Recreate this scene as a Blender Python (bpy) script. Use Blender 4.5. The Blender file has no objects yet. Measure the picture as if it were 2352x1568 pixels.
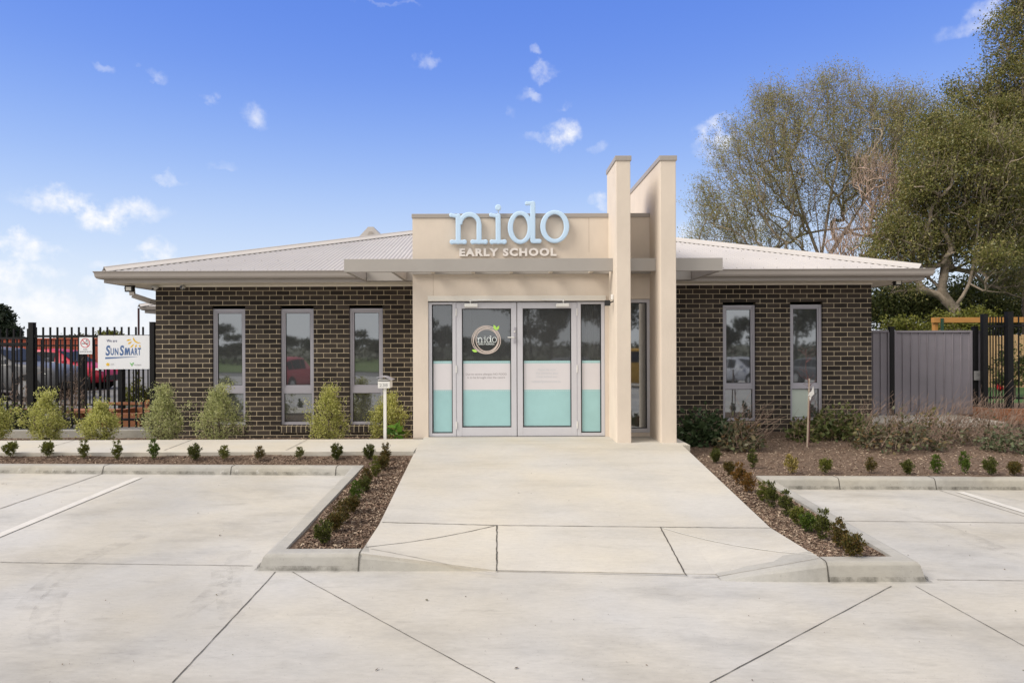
import bpy, bmesh, math, random
import numpy as np
from mathutils import Vector, Matrix

# ------------------------------------------------------------------ camera, sky, sun, exposure
scene = bpy.context.scene
COL = scene.collection
PI = math.pi
FPX, U0, V0, ROLL = 1568.4, 1145.0, 790.0, 0.0035     # focal length / principal point measured on the photograph
CAM = (0.0, -12.2, 1.41)

cam_data = bpy.data.cameras.new('camera')
cam_data.lens = 36.0 * FPX / 2352.0
cam_data.sensor_width = 36.0
cam_data.shift_x = (1176 - U0) / 2352.0
cam_data.shift_y = (V0 - 784) / 2352.0
cam_data.clip_start = 0.05
cam_data.clip_end = 3000
cam = bpy.data.objects.new('camera', cam_data)
COL.objects.link(cam)
cam.location = CAM
cam.rotation_euler = (PI / 2, ROLL, 0)
scene.camera = cam

scene.render.engine = 'CYCLES'
scene.cycles.max_bounces = 7
scene.cycles.diffuse_bounces = 3
scene.cycles.glossy_bounces = 4
scene.cycles.transmission_bounces = 4
scene.cycles.transparent_max_bounces = 12
scene.cycles.use_denoising = True
scene.cycles.sample_clamp_indirect = 6.0
scene.view_settings.view_transform = 'Standard'
scene.view_settings.look = 'None'
scene.view_settings.exposure = 0.60
scene.view_settings.gamma = 1.0

SUN_EL, SUN_AZ = math.radians(41), math.radians(-114)   # azimuth measured from +Y towards +X
sd = Vector((math.sin(SUN_AZ) * math.cos(SUN_EL), math.cos(SUN_AZ) * math.cos(SUN_EL), math.sin(SUN_EL)))
sun_data = bpy.data.lights.new('sun', 'SUN')
sun_data.energy = 2.2
sun_data.angle = math.radians(30)
sun_data.color = (1.0, 0.925, 0.82)
sun = bpy.data.objects.new('sun', sun_data)
COL.objects.link(sun)
sun.rotation_euler = sd.to_track_quat('Z', 'Y').to_euler()

world = bpy.data.worlds.new('World')
scene.world = world
world.use_nodes = True
def build_world():
    nt = world.node_tree
    nt.nodes.clear()
    N, L = nt.nodes.new, nt.links.new
    out = N('ShaderNodeOutputWorld'); bg = N('ShaderNodeBackground')
    bg.inputs['Strength'].default_value = 0.1
    L(bg.outputs[0], out.inputs[0])
    sky = N('ShaderNodeTexSky'); sky.sky_type = 'NISHITA'; sky.sun_disc = False
    sky.sun_elevation = SUN_EL; sky.sun_rotation = SUN_AZ
    sky.air_density = 1.0; sky.dust_density = 1.0; sky.ozone_density = 2.0
    tc = N('ShaderNodeTexCoord'); sep = N('ShaderNodeSeparateXYZ')
    L(tc.outputs['Generated'], sep.inputs[0])
    ramp = N('ShaderNodeValToRGB'); ramp.color_ramp.interpolation = 'B_SPLINE'
    e = ramp.color_ramp.elements
    e[0].position = 0.0; e[0].color = (0.62, 0.64, 0.68, 1)
    e[1].position = 1.0; e[1].color = (0.07, 0.165, 0.45, 1)
    for p, c in ((0.05, (0.56, 0.60, 0.67)), (0.13, (0.42, 0.51, 0.66)), (0.24, (0.225, 0.345, 0.645)), (0.36, (0.102, 0.205, 0.60)), (0.5, (0.062, 0.15, 0.55))):
        x = e.new(p); x.color = (*c, 1)
    L(sep.outputs['Z'], ramp.inputs[0])
    sc_ = N('ShaderNodeVectorMath'); sc_.operation = 'SCALE'; sc_.inputs['Scale'].default_value = 10.0
    L(ramp.outputs[0], sc_.inputs[0])
    mix = N('ShaderNodeMix'); mix.data_type = 'RGBA'; mix.inputs[0].default_value = 0.85
    L(sky.outputs[0], mix.inputs[6]); L(sc_.outputs[0], mix.inputs[7])
    # clouds: small ragged cumulus at given sky directions, low banks near the horizon
    nz = N('ShaderNodeTexNoise'); nz.inputs['Scale'].default_value = 11.0; nz.inputs['Detail'].default_value = 7; nz.inputs['Roughness'].default_value = 0.62
    L(tc.outputs['Generated'], nz.inputs['Vector'])
    nsub = N('ShaderNodeVectorMath'); nsub.operation = 'SUBTRACT'; nsub.inputs[1].default_value = (0.5, 0.5, 0.5)
    L(nz.outputs['Color'], nsub.inputs[0])
    nsc = N('ShaderNodeVectorMath'); nsc.operation = 'SCALE'; nsc.inputs['Scale'].default_value = 0.085
    L(nsub.outputs[0], nsc.inputs[0])
    wadd = N('ShaderNodeVectorMath'); wadd.operation = 'ADD'
    L(tc.outputs['Generated'], wadd.inputs[0]); L(nsc.outputs[0], wadd.inputs[1])
    fine = N('ShaderNodeTexNoise'); fine.inputs['Scale'].default_value = 30.0; fine.inputs['Detail'].default_value = 6; fine.inputs['Roughness'].default_value = 0.6
    L(tc.outputs['Generated'], fine.inputs['Vector'])
    acc = None
    def direction(u, v):
        x, y = u - U0, v - V0
        x, y = x - ROLL * y, y + ROLL * x
        return Vector((x, FPX, -y)).normalized()
    #        u     v    half width, half height (px), density
    blobs = [(225, 482, 100, 22, 1.5), (150, 490, 40, 8, .5), (20, 566, 66, 20, 1.4), (5, 618, 70, 20, 1.4), (352, 590, 34, 24, 1.4), (296, 606, 60, 10, .7),
             (180, 668, 120, 24, 1.15), (40, 690, 130, 34, 1.2), (250, 710, 150, 36, 1.2), (60, 740, 200, 40, .7), (590, 268, 26, 20, .8), (490, 222, 14, 13, .7), (370, 186, 18, 14, .6), (240, 172, 14, 7, .35), (322, 148, 7, 5, .45),
             (975, 140, 18, 16, .65), (1256, 168, 28, 16, .7), (1222, 218, 20, 8, .45), (1225, 128, 14, 8, .45), (1292, 310, 28, 24, 1.3), (1240, 320, 36, 9, .5), (1290, 243, 9, 5, .4),
             (390, 412, 24, 8, .55), (505, 400, 28, 6, .3), (370, 490, 40, 7, .35), (1640, 302, 36, 28, 1.4), (1622, 335, 26, 24, .5), (1375, 465, 24, 12, .75), (1690, 520, 90, 46, .6), (1640, 560, 80, 34, .8), (2270, 45, 60, 18, .6), (2300, 15, 44, 24, .8), (1380, 350, 20, 9, .3), (880, 2, 50, 4, .3), (1180, 262, 10, 12, .3)]
    for u, v, a, b, dens in blobs:
        c = direction(u, v)
        right = Vector((0, 0, 1)).cross(c).normalized() * -1
        up = right.cross(c)
        s = N('ShaderNodeVectorMath'); s.operation = 'SUBTRACT'; s.inputs[1].default_value = c
        L(wadd.outputs[0], s.inputs[0])
        d1 = N('ShaderNodeVectorMath'); d1.operation = 'DOT_PRODUCT'; d1.inputs[1].default_value = right * (FPX / a)
        d2 = N('ShaderNodeVectorMath'); d2.operation = 'DOT_PRODUCT'; d2.inputs[1].default_value = up * (FPX / b)
        L(s.outputs[0], d1.inputs[0]); L(s.outputs[0], d2.inputs[0])
        m1 = N('ShaderNodeMath'); m1.operation = 'MULTIPLY'; L(d1.outputs['Value'], m1.inputs[0]); L(d1.outputs['Value'], m1.inputs[1])
        m2 = N('ShaderNodeMath'); m2.operation = 'MULTIPLY_ADD'; L(d2.outputs['Value'], m2.inputs[0]); L(d2.outputs['Value'], m2.inputs[1]); L(m1.outputs[0], m2.inputs[2])
        mr = N('ShaderNodeMapRange'); mr.interpolation_type = 'SMOOTHSTEP'
        mr.inputs['From Min'].default_value = 2.4; mr.inputs['From Max'].default_value = 0.0
        mr.inputs['To Min'].default_value = 0.0; mr.inputs['To Max'].default_value = dens * 0.8
        L(m2.outputs[0], mr.inputs['Value'])
        if acc is None: acc = mr.outputs[0]
        else:
            mx = N('ShaderNodeMath'); mx.operation = 'MAXIMUM'; L(acc, mx.inputs[0]); L(mr.outputs[0], mx.inputs[1]); acc = mx.outputs[0]
    fr = N('ShaderNodeMapRange'); fr.inputs['From Min'].default_value = 0.40; fr.inputs['From Max'].default_value = 0.76; fr.inputs['To Min'].default_value = 0.0; fr.inputs['To Max'].default_value = 1.25
    L(fine.outputs['Fac'], fr.inputs['Value'])
    mm = N('ShaderNodeMath'); mm.operation = 'MULTIPLY'; mm.use_clamp = True
    L(acc, mm.inputs[0]); L(fr.outputs[0], mm.inputs[1])
    # a sheet of bright broken cloud covers the half of the sky behind the photographer
    bk = N('ShaderNodeMapRange'); bk.interpolation_type = 'SMOOTHSTEP'; bk.inputs['From Min'].default_value = 0.25; bk.inputs['From Max'].default_value = -0.25
    L(sep.outputs['Y'], bk.inputs['Value'])
    bn = N('ShaderNodeTexNoise'); bn.inputs['Scale'].default_value = 3.2; bn.inputs['Detail'].default_value = 6; L(tc.outputs['Generated'], bn.inputs['Vector'])
    br = N('ShaderNodeMapRange'); br.inputs['From Min'].default_value = 0.30; br.inputs['From Max'].default_value = 0.60; br.inputs['To Min'].default_value = 0.78; br.inputs['To Max'].default_value = 1.0; L(bn.outputs['Fac'], br.inputs['Value'])
    bm_ = N('ShaderNodeMath'); bm_.operation = 'MULTIPLY'; L(bk.outputs[0], bm_.inputs[0]); L(br.outputs[0], bm_.inputs[1])
    mb_ = N('ShaderNodeMix'); mb_.data_type = 'RGBA'; L(bm_.outputs[0], mb_.inputs[0]); L(mix.outputs[2], mb_.inputs[6]); mb_.inputs[7].default_value = (6.9, 6.75, 6.55, 1)
    # bright cloud added high overhead, unseen, to strengthen the light from above
    zk = N('ShaderNodeMapRange'); zk.interpolation_type = 'SMOOTHSTEP'; zk.inputs['From Min'].default_value = 0.58; zk.inputs['From Max'].default_value = 0.85; zk.inputs['To Max'].default_value = 0.85
    L(sep.outputs['Z'], zk.inputs['Value'])
    mz_ = N('ShaderNodeMix'); mz_.data_type = 'RGBA'; L(zk.outputs[0], mz_.inputs[0]); L(mb_.outputs[2], mz_.inputs[6]); mz_.inputs[7].default_value = (8.6, 8.1, 7.5, 1)
    mb_ = mz_
    mixc = N('ShaderNodeMix'); mixc.data_type = 'RGBA'
    L(mm.outputs[0], mixc.inputs[0]); L(mb_.outputs[2], mixc.inputs[6]); mixc.inputs[7].default_value = (6.7, 6.7, 6.8, 1)
    L(mixc.outputs[2], bg.inputs['Color'])
build_world()

# ------------------------------------------------------------------ helpers
def ray(u, v):
    x, y = u - U0, v - V0
    x, y = x - ROLL * y, y + ROLL * x
    return x / FPX, -y / FPX
def P(u, v, d):
    """world point at distance d (metres along +Y from the camera) seen at photo position u, v (photo 2352 wide)"""
    a, b = ray(u, v)
    return Vector((a * d, d + CAM[1], CAM[2] + b * d))
def on_ground(u, v, zf, d0=3.0, d1=30.0):
    """where the sight line meets the surface z = zf(x, d)"""
    a, b = ray(u, v)
    f = lambda d: CAM[2] + b * d - zf(a * d, d)
    for _ in range(50):
        m = (d0 + d1) / 2
        if f(m) > 0: d0 = m
        else: d1 = m
    d = (d0 + d1) / 2
    return Vector((a * d, d + CAM[1], zf(a * d, d)))
def q2(ox, oy, s):      # pixel of a measured close-up -> photo position
    return lambda x, y: ((ox + x / s) / 1.0629, (oy + y / s) / 1.0629)

def link(o, parent=None):
    COL.objects.link(o)
    if parent: o.parent = parent
    return o
def tag(o, label=None, cat=None, group=None, kind=None):
    if label: o['label'] = label
    if cat: o['category'] = cat
    if group: o['group'] = group
    if kind: o['kind'] = kind
    return o
def thing(name, label, cat, loc=(0, 0, 0), rz=0.0, group=None):
    o = bpy.data.objects.new(name, None)
    o.empty_display_size = 0.2
    link(o); o.location = loc; o.rotation_euler = (0, 0, rz)
    return tag(o, label, cat, group)

class MB:
    """collects geometry of one mesh"""
    def __init__(s): s.v = []; s.f = []; s.uv = {}; s.m = []; s.cm = 0
    def face(s, pts, uv=None):
        i = len(s.v); s.v += [tuple(p) for p in pts]; s.f.append(tuple(range(i, i + len(pts)))); s.m.append(s.cm)
        if uv: s.uv[len(s.f) - 1] = uv
    def add(s, vs, fs):
        i = len(s.v); s.v += [tuple(p) for p in vs]; s.f += [tuple(k + i for k in f) for f in fs]; s.m += [s.cm] * len(fs)
    def box(s, x0, x1, y0, y1, z0, z1, M=None):
        vs = [(x, y, z) for z in (z0, z1) for y in (y0, y1) for x in (x0, x1)]
        if M is not None: vs = [M @ Vector(p) for p in vs]
        s.add(vs, [(0, 2, 3, 1), (4, 5, 7, 6), (0, 1, 5, 4), (2, 6, 7, 3), (0, 4, 6, 2), (1, 3, 7, 5)])
    def beam(s, a, b, w, h, up=(0, 0, 1)):
        a, b = Vector(a), Vector(b); d = (b - a).normalized(); u = Vector(up)
        r = d.cross(u).normalized() * (w / 2); t = r.cross(d).normalized() * (h / 2)
        vs = [p + i * r + j * t for p in (a, b) for i, j in ((-1, -1), (1, -1), (1, 1), (-1, 1))]
        s.add(vs, [(3, 2, 1, 0), (4, 5, 6, 7), (0, 1, 5, 4), (1, 2, 6, 5), (2, 3, 7, 6), (3, 0, 4, 7)])
    def tube(s, pts, rad, n=6, caps=True):
        pts = [Vector(p) for p in pts]
        if not hasattr(rad, '__len__'): rad = [rad] * len(pts)
        vs = []; ref = None
        for i, p in enumerate(pts):
            d = (pts[min(i + 1, len(pts) - 1)] - pts[max(i - 1, 0)])
            if d.length < 1e-9: d = Vector((0, 0, 1))
            d.normalize()
            if ref is None: ref = Vector((1, 0, 0)) if abs(d.x) < 0.8 else Vector((0, 1, 0))
            a = d.cross(ref).normalized(); b = d.cross(a); ref = b.cross(d) if b.cross(d).length > 0.1 else ref
            for k in range(n):
                t = 2 * PI * k / n
                vs.append(p + (a * math.cos(t) + b * math.sin(t)) * rad[i])
        fs = []
        for i in range(len(pts) - 1):
            for k in range(n):
                fs.append((i * n + k, i * n + (k + 1) % n, (i + 1) * n + (k + 1) % n, (i + 1) * n + k))
        if caps:
            fs.append(tuple(range(n - 1, -1, -1))); fs.append(tuple((len(pts) - 1) * n + k for k in range(n)))
        s.add(vs, fs)
    def prism(s, poly, y0, y1):           # polygon in x,z pushed along y
        n = len(poly)
        vs = [(x, y0, z) for x, z in poly] + [(x, y1, z) for x, z in poly]
        s.add(vs, [tuple(range(n)), tuple(range(2 * n - 1, n - 1, -1))] + [(i, i + n, (i + 1) % n + n, (i + 1) % n) for i in range(n)])
    def build(s, name, mat, parent=None, smooth=False, local=False, bevel=0.0, seg=2):
        me = bpy.data.meshes.new(name)
        me.from_pydata(s.v, [], s.f)
        mats = mat if isinstance(mat, (list, tuple)) else [mat]
        for m in mats: me.materials.append(m)
        if len(mats) > 1: me.polygons.foreach_set('material_index', s.m)
        if s.uv:
            ul = me.uv_layers.new(name='UVMap')
            for fi, uv in s.uv.items():
                for li, c in zip(me.polygons[fi].loop_indices, uv): ul.data[li].uv = c
        if smooth: me.polygons.foreach_set('use_smooth', [True] * len(s.f))
        me.update()
        o = bpy.data.objects.new(name, me)
        link(o, parent)
        if parent is not None and not local and parent.type == 'EMPTY' and parent.parent is None:
            o.matrix_local = Matrix.Rotation(-parent.rotation_euler.z, 4, 'Z') @ Matrix.Translation(-parent.location)
        if bevel:
            b = o.modifiers.new('bevel', 'BEVEL'); b.width = bevel; b.segments = seg; b.limit_method = 'ANGLE'; b.angle_limit = math.radians(40)
        return o

def raw_mesh(name, V, F, mat, parent=None, smooth=False, mats=None, midx=None):
    """fast mesh from numpy arrays (F: n x k)"""
    me = bpy.data.meshes.new(name)
    V = np.asarray(V, dtype=np.float32); F = np.asarray(F, dtype=np.int32); n, k = F.shape
    me.vertices.add(len(V)); me.vertices.foreach_set('co', V.ravel())
    me.loops.add(n * k); me.loops.foreach_set('vertex_index', F.ravel())
    me.polygons.add(n); me.polygons.foreach_set('loop_start', np.arange(0, n * k, k, dtype=np.int32))
    if smooth: me.polygons.foreach_set('use_smooth', np.ones(n, dtype=bool))
    for m in (mats or [mat]): me.materials.append(m)
    if midx is not None: me.polygons.foreach_set('material_index', np.asarray(midx, dtype=np.int32))
    me.update(calc_edges=True)
    o = bpy.data.objects.new(name, me)
    return link(o, parent)

def dup(root, loc, rz=0.0, scale=None, label=None, group=None):
    r = root.copy(); COL.objects.link(r); r.location = loc; r.rotation_euler = (0, 0, rz)
    if scale is not None: r.scale = scale
    if label: r['label'] = label
    if group: r['group'] = group
    for ch in list(root.children):
        c = ch.copy(); COL.objects.link(c); c.parent = r
        for g in ch.children:
            h = g.copy(); COL.objects.link(h); h.parent = c
    return r

# ------------------------------------------------------------------ materials
def mat(name, col, rough=0.7, spec=0.5, metal=0.0, noise=0.0, nscale=6.0, bump=0.0, bscale=60.0, col2=None, detail=4, stretch=None):
    m = bpy.data.materials.new(name); m.use_nodes = True
    nt = m.node_tree; N, L = nt.nodes.new, nt.links.new
    b = nt.nodes['Principled BSDF']
    b.inputs['Roughness'].default_value = rough; b.inputs['Metallic'].default_value = metal
    b.inputs['Specular IOR Level'].default_value = spec
    b.inputs['Base Color'].default_value = (*col, 1)
    tc = N('ShaderNodeTexCoord'); src = tc.outputs['Object']
    if stretch:
        mp = N('ShaderNodeMapping'); mp.inputs['Scale'].default_value = stretch; L(src, mp.inputs[0]); src = mp.outputs[0]
    if noise or col2:
        nz = N('ShaderNodeTexNoise'); nz.inputs['Scale'].default_value = nscale; nz.inputs['Detail'].default_value = detail; nz.inputs['Roughness'].default_value = 0.65
        L(src, nz.inputs['Vector'])
        mr = N('ShaderNodeMapRange'); mr.inputs['From Min'].default_value = 0.3; mr.inputs['From Max'].default_value = 0.7
        L(nz.outputs['Fac'], mr.inputs['Value'])
        mx = N('ShaderNodeMix'); mx.data_type = 'RGBA'; L(mr.outputs[0], mx.inputs[0])
        c2 = col2 or tuple(c * (1 + noise) for c in col); c1 = col if col2 else tuple(c * (1 - noise) for c in col)
        mx.inputs[6].default_value = (*c1, 1); mx.inputs[7].default_value = (*c2, 1)
        L(mx.outputs[2], b.inputs['Base Color'])
    if bump:
        n2 = N('ShaderNodeTexNoise'); n2.inputs['Scale'].default_value = bscale; n2.inputs['Detail'].default_value = 3
        L(src, n2.inputs['Vector'])
        bp = N('ShaderNodeBump'); bp.inputs['Strength'].default_value = bump; bp.inputs['Distance'].default_value = 0.01
        L(n2.outputs['Fac'], bp.inputs['Height']); L(bp.outputs[0], b.inputs['Normal'])
    return m

def leaf_mat(name, cols, trans=0.25, rough=0.5, spec=0.3):
    """leaves: each leaf takes its own colour of the list"""
    m = bpy.data.materials.new(name); m.use_nodes = True
    nt = m.node_tree; N, L = nt.nodes.new, nt.links.new
    b = nt.nodes['Principled BSDF']; out = nt.nodes['Material Output']
    b.inputs['Roughness'].default_value = rough; b.inputs['Specular IOR Level'].default_value = spec
    g = N('ShaderNodeNewGeometry'); r = N('ShaderNodeValToRGB'); r.color_ramp.interpolation = 'LINEAR'
    e = r.color_ramp.elements
    while len(e) < len(cols): e.new(0.5)
    for i, c in enumerate(cols):
        e[i].position = i / max(1, len(cols) - 1); e[i].color = (*c, 1)
    L(g.outputs['Random Per Island'], r.inputs[0]); L(r.outputs[0], b.inputs['Base Color'])
    t = N('ShaderNodeBsdfTranslucent'); L(r.outputs[0], t.inputs['Color'])
    mx = N('ShaderNodeMixShader'); mx.inputs[0].default_value = trans
    L(b.outputs[0], mx.inputs[1]); L(t.outputs[0], mx.inputs[2]); L(mx.outputs[0], out.inputs['Surface'])
    return m

def concrete_mat(name, base, stain=0.5, broom=(3.0, 0.55, 1.0)):
    m = bpy.data.materials.new(name); m.use_nodes = True
    nt = m.node_tree; N, L = nt.nodes.new, nt.links.new
    b = nt.nodes['Principled BSDF']; b.inputs['Roughness'].default_value = 0.85; b.inputs['Specular IOR Level'].default_value = 0.3
    tc = N('ShaderNodeTexCoord')
    def noise(sc, det, rough, stretch=None, rot=0.0):
        mp = N('ShaderNodeMapping'); mp.inputs['Scale'].default_value = stretch or (1, 1, 1); mp.inputs['Rotation'].default_value = (0, 0, rot)
        L(tc.outputs['Object'], mp.inputs[0])
        n = N('ShaderNodeTexNoise'); n.inputs['Scale'].default_value = sc; n.inputs['Detail'].default_value = det; n.inputs['Roughness'].default_value = rough
        L(mp.outputs[0], n.inputs['Vector']); return n.outputs['Fac']
    def rng(v, a, c, lo, hi):
        r = N('ShaderNodeMapRange'); r.inputs['From Min'].default_value = a; r.inputs['From Max'].default_value = c
        r.inputs['To Min'].default_value = lo; r.inputs['To Max'].default_value = hi; L(v, r.inputs['Value']); return r.outputs[0]
    def mul(a, c):
        k = N('ShaderNodeMath'); k.operation = 'MULTIPLY'; L(a, k.inputs[0]); L(c, k.inputs[1]); return k.outputs[0]
    big = rng(noise(0.55, 5, 0.6), 0.32, 0.68, 1 - 0.16 * stain, 1 + 0.06 * stain)
    smear = rng(noise(1.1, 6, 0.7, broom, 0.25), 0.30, 0.52, 1 - 0.20 * stain, 1.0)
    fine = rng(noise(26, 5, 0.75, (0.5, 1.6, 1), 0.1), 0.25, 0.75, 0.92, 1.08)
    scuff = rng(noise(4.5, 7, 0.72, (0.5, 2.2, 1), -0.35), 0.28, 0.42, 1 - 0.16 * stain, 1.0)
    speck = rng(noise(70, 2, 0.5), 0.27, 0.33, 0.80, 1.0)
    f = mul(mul(mul(big, smear), scuff), mul(fine, speck))
    tint = N('ShaderNodeMix'); tint.data_type = 'RGBA'; tint.inputs[6].default_value = (*[c * 0.96 for c in base[:1]], base[1] * 0.98, base[2] * 1.02, 1); tint.inputs[7].default_value = (base[0] * 1.02, base[1], base[2] * 0.95, 1)
    L(rng(noise(0.9, 3, 0.5), 0.35, 0.65, 0, 1), tint.inputs[0])
    sc_ = N('ShaderNodeVectorMath'); sc_.operation = 'SCALE'; L(tint.outputs[2], sc_.inputs[0]); L(f, sc_.inputs['Scale'])
    L(sc_.outputs[0], b.inputs['Base Color'])
    bp = N('ShaderNodeBump'); bp.inputs['Strength'].default_value = 0.25; bp.inputs['Distance'].default_value = 0.004
    L(noise(90, 4, 0.7, (0.35, 2.0, 1)), bp.inputs['Height']); L(bp.outputs[0], b.inputs['Normal'])
    return m

def brick_mat(name, soldier=False):
    m = bpy.data.materials.new(name); m.use_nodes = True
    nt = m.node_tree; N, L = nt.nodes.new, nt.links.new
    b = nt.nodes['Principled BSDF']; b.inputs['Specular IOR Level'].default_value = 0.25
    uv = N('ShaderNodeUVMap'); uv.uv_map = 'UVMap'
    wob = N('ShaderNodeTexNoise'); wob.inputs['Scale'].default_value = 7; L(uv.outputs[0], wob.inputs['Vector'])
    ws = N('ShaderNodeVectorMath'); ws.operation = 'MULTIPLY_ADD'; ws.inputs[1].default_value = (0.005, 0.004, 0); L(wob.outputs['Color'], ws.inputs[0]); L(uv.outputs[0], ws.inputs[2])
    br = N('ShaderNodeTexBrick'); L(ws.outputs[0], br.inputs['Vector'])
    br.offset = 0.0 if soldier else 0.5; br.squash = 1.0
    br.inputs['Scale'].default_value = 1.0
    br.inputs['Brick Width'].default_value = 0.086 if soldier else 0.24
    br.inputs['Row Height'].default_value = 0.12 if soldier else 0.086
    br.inputs['Mortar Size'].default_value = 0.0046; br.inputs['Mortar Smooth'].default_value = 0.15; br.inputs['Bias'].default_value = -0.1
    br.inputs['Color1'].default_value = (0.027, 0.0215, 0.0185, 1); br.inputs['Color2'].default_value = (0.074, 0.060, 0.050, 1)
    br.inputs['Mortar'].default_value = (0.60, 0.505, 0.355, 1)
    nz = N('ShaderNodeTexNoise'); nz.inputs['Scale'].default_value = 120; nz.inputs['Detail'].default_value = 4; L(uv.outputs[0], nz.inputs['Vector'])
    mr = N('ShaderNodeMapRange'); mr.inputs['From Min'].default_value = 0.3; mr.inputs['From Max'].default_value = 0.7; mr.inputs['To Min'].default_value = 0.80; mr.inputs['To Max'].default_value = 1.18
    L(nz.outputs['Fac'], mr.inputs['Value'])
    n3 = N('ShaderNodeTexNoise'); n3.inputs['Scale'].default_value = 1.3; n3.inputs['Detail'].default_value = 4; L(uv.outputs[0], n3.inputs['Vector'])
    m3 = N('ShaderNodeMapRange'); m3.inputs['From Min'].default_value = 0.3; m3.inputs['From Max'].default_value = 0.7; m3.inputs['To Min'].default_value = 0.85; m3.inputs['To Max'].default_value = 1.12
    L(n3.outputs['Fac'], m3.inputs['Value'])
    mu = N('ShaderNodeMath'); mu.operation = 'MULTIPLY'; L(mr.outputs[0], mu.inputs[0]); L(m3.outputs[0], mu.inputs[1])
    sc_ = N('ShaderNodeVectorMath'); sc_.operation = 'SCALE'; L(br.outputs['Color'], sc_.inputs[0]); L(mu.outputs[0], sc_.inputs['Scale'])
    L(sc_.outputs[0], b.inputs['Base Color'])
    b.inputs['Roughness'].default_value = 0.8
    bp = N('ShaderNodeBump'); bp.inputs['Strength'].default_value = 0.8; bp.inputs['Distance'].default_value = 0.006; bp.invert = True
    L(br.outputs['Fac'], bp.inputs['Height'])
    b2 = N('ShaderNodeBump'); b2.inputs['Strength'].default_value = 0.3; b2.inputs['Distance'].default_value = 0.003
    L(nz.outputs['Fac'], b2.inputs['Height']); L(bp.outputs[0], b2.inputs['Normal']); L(b2.outputs[0], b.inputs['Normal'])
    return m

def glass_mat(name, refl=0.22, tint=(0.32, 0.34, 0.34)):
    m = bpy.data.materials.new(name); m.use_nodes = True
    nt = m.node_tree; N, L = nt.nodes.new, nt.links.new
    out = nt.nodes['Material Output']; nt.nodes.remove(nt.nodes['Principled BSDF'])
    gl = N('ShaderNodeBsdfGlossy'); gl.inputs['Roughness'].default_value = 0.025; gl.inputs['Color'].default_value = (0.86, 0.92, 0.98, 1)
    tr = N('ShaderNodeBsdfTransparent'); tr.inputs['Color'].default_value = (*tint, 1)
    tc = N('ShaderNodeTexCoord'); nz = N('ShaderNodeTexNoise'); nz.inputs['Scale'].default_value = 1.6; nz.inputs['Detail'].default_value = 1
    L(tc.outputs['Object'], nz.inputs['Vector'])
    bp = N('ShaderNodeBump'); bp.inputs['Strength'].default_value = 0.03; bp.inputs['Distance'].default_value = 0.02
    L(nz.outputs['Fac'], bp.inputs['Height']); L(bp.outputs[0], gl.inputs['Normal'])
    lw = N('ShaderNodeFresnel'); lw.inputs['IOR'].default_value = 1.5
    ad = N('ShaderNodeMath'); ad.operation = 'ADD'; ad.use_clamp = True; ad.inputs[1].default_value = refl - 0.04; L(lw.outputs[0], ad.inputs[0])
    mx = N('ShaderNodeMixShader'); L(ad.outputs[0], mx.inputs[0]); L(tr.outputs[0], mx.inputs[1]); L(gl.outputs[0], mx.inputs[2])
    df = N('ShaderNodeBsdfDiffuse'); df.inputs['Color'].default_value = (0.62, 0.64, 0.66, 1)
    m2 = N('ShaderNodeMixShader'); m2.inputs[0].default_value = 0.075; L(mx.outputs[0], m2.inputs[1]); L(df.outputs[0], m2.inputs[2])
    L(m2.outputs[0], out.inputs['Surface'])
    return m

def mulch_mat(name):
    m = mat(name, (0.065, 0.044, 0.033), rough=0.95, spec=0.1, nscale=30, col2=(0.22, 0.16, 0.12), detail=8, bump=0.9, bscale=42)
    return m

M = {}
M['carpark'] = concrete_mat('car_park_concrete', (0.465, 0.444, 0.408), 1.15, (0.6, 1.5, 1))
M['ramp'] = concrete_mat('ramp_concrete', (0.51, 0.482, 0.432), 0.75, (0.35, 1.6, 1))
M['path'] = concrete_mat('path_concrete', (0.52, 0.488, 0.43), 0.5, (0.4, 1.5, 1))
M['kerb'] = concrete_mat('kerb_concrete', (0.395, 0.378, 0.342), 1.2, (1.2, 1.2, 0.8))
M['joint'] = mat('joint_dark', (0.075, 0.068, 0.058), rough=0.95, noise=0.5, nscale=30)
M['joint_soft'] = mat('joint_soft', (0.31, 0.29, 0.255), rough=0.95, noise=0.35, nscale=22)
M['joint_pale'] = mat('joint_pale', (0.68, 0.66, 0.6), rough=0.9, noise=0.1, nscale=22)
M['line'] = mat('line_paint', (0.56, 0.54, 0.50), rough=0.7, noise=0.08, nscale=14, bump=0.15, bscale=120)
M['mulch'] = mulch_mat('bark_mulch')
M['chips'] = leaf_mat('bark_chips', [(0.07, 0.045, 0.032), (0.16, 0.105, 0.075), (0.27, 0.195, 0.145), (0.12, 0.075, 0.055), (0.46, 0.37, 0.28), (0.20, 0.14, 0.10)], trans=0.0, rough=0.9, spec=0.1)
M['brick'] = brick_mat('dark_brick')
M['soldier'] = brick_mat('dark_brick_soldier', True)
M['render'] = mat('beige_render', (0.66, 0.578, 0.492), rough=0.9, spec=0.2, noise=0.06, nscale=2.2, bump=0.3, bscale=140, detail=8, stretch=(1, 1, .6))
M['roof'] = mat('roof_steel', (0.48, 0.452, 0.43), rough=0.55, spec=0.35, noise=0.05, nscale=1.2, detail=6)
M['trim'] = mat('grey_trim', (0.345, 0.312, 0.285), rough=0.5, spec=0.4, noise=0.04, nscale=2.0)
M['canopy'] = mat('canopy_steel', (0.355, 0.332, 0.308), rough=0.5, spec=0.4, noise=0.05, nscale=1.5, bump=0.05, bscale=90)
M['soffit'] = mat('soffit_cream', (0.80, 0.755, 0.67), rough=0.8, noise=0.02, nscale=2)
M['alu'] = mat('window_aluminium', (0.40, 0.39, 0.435), rough=0.42, spec=0.5, noise=0.03, nscale=3)
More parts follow.
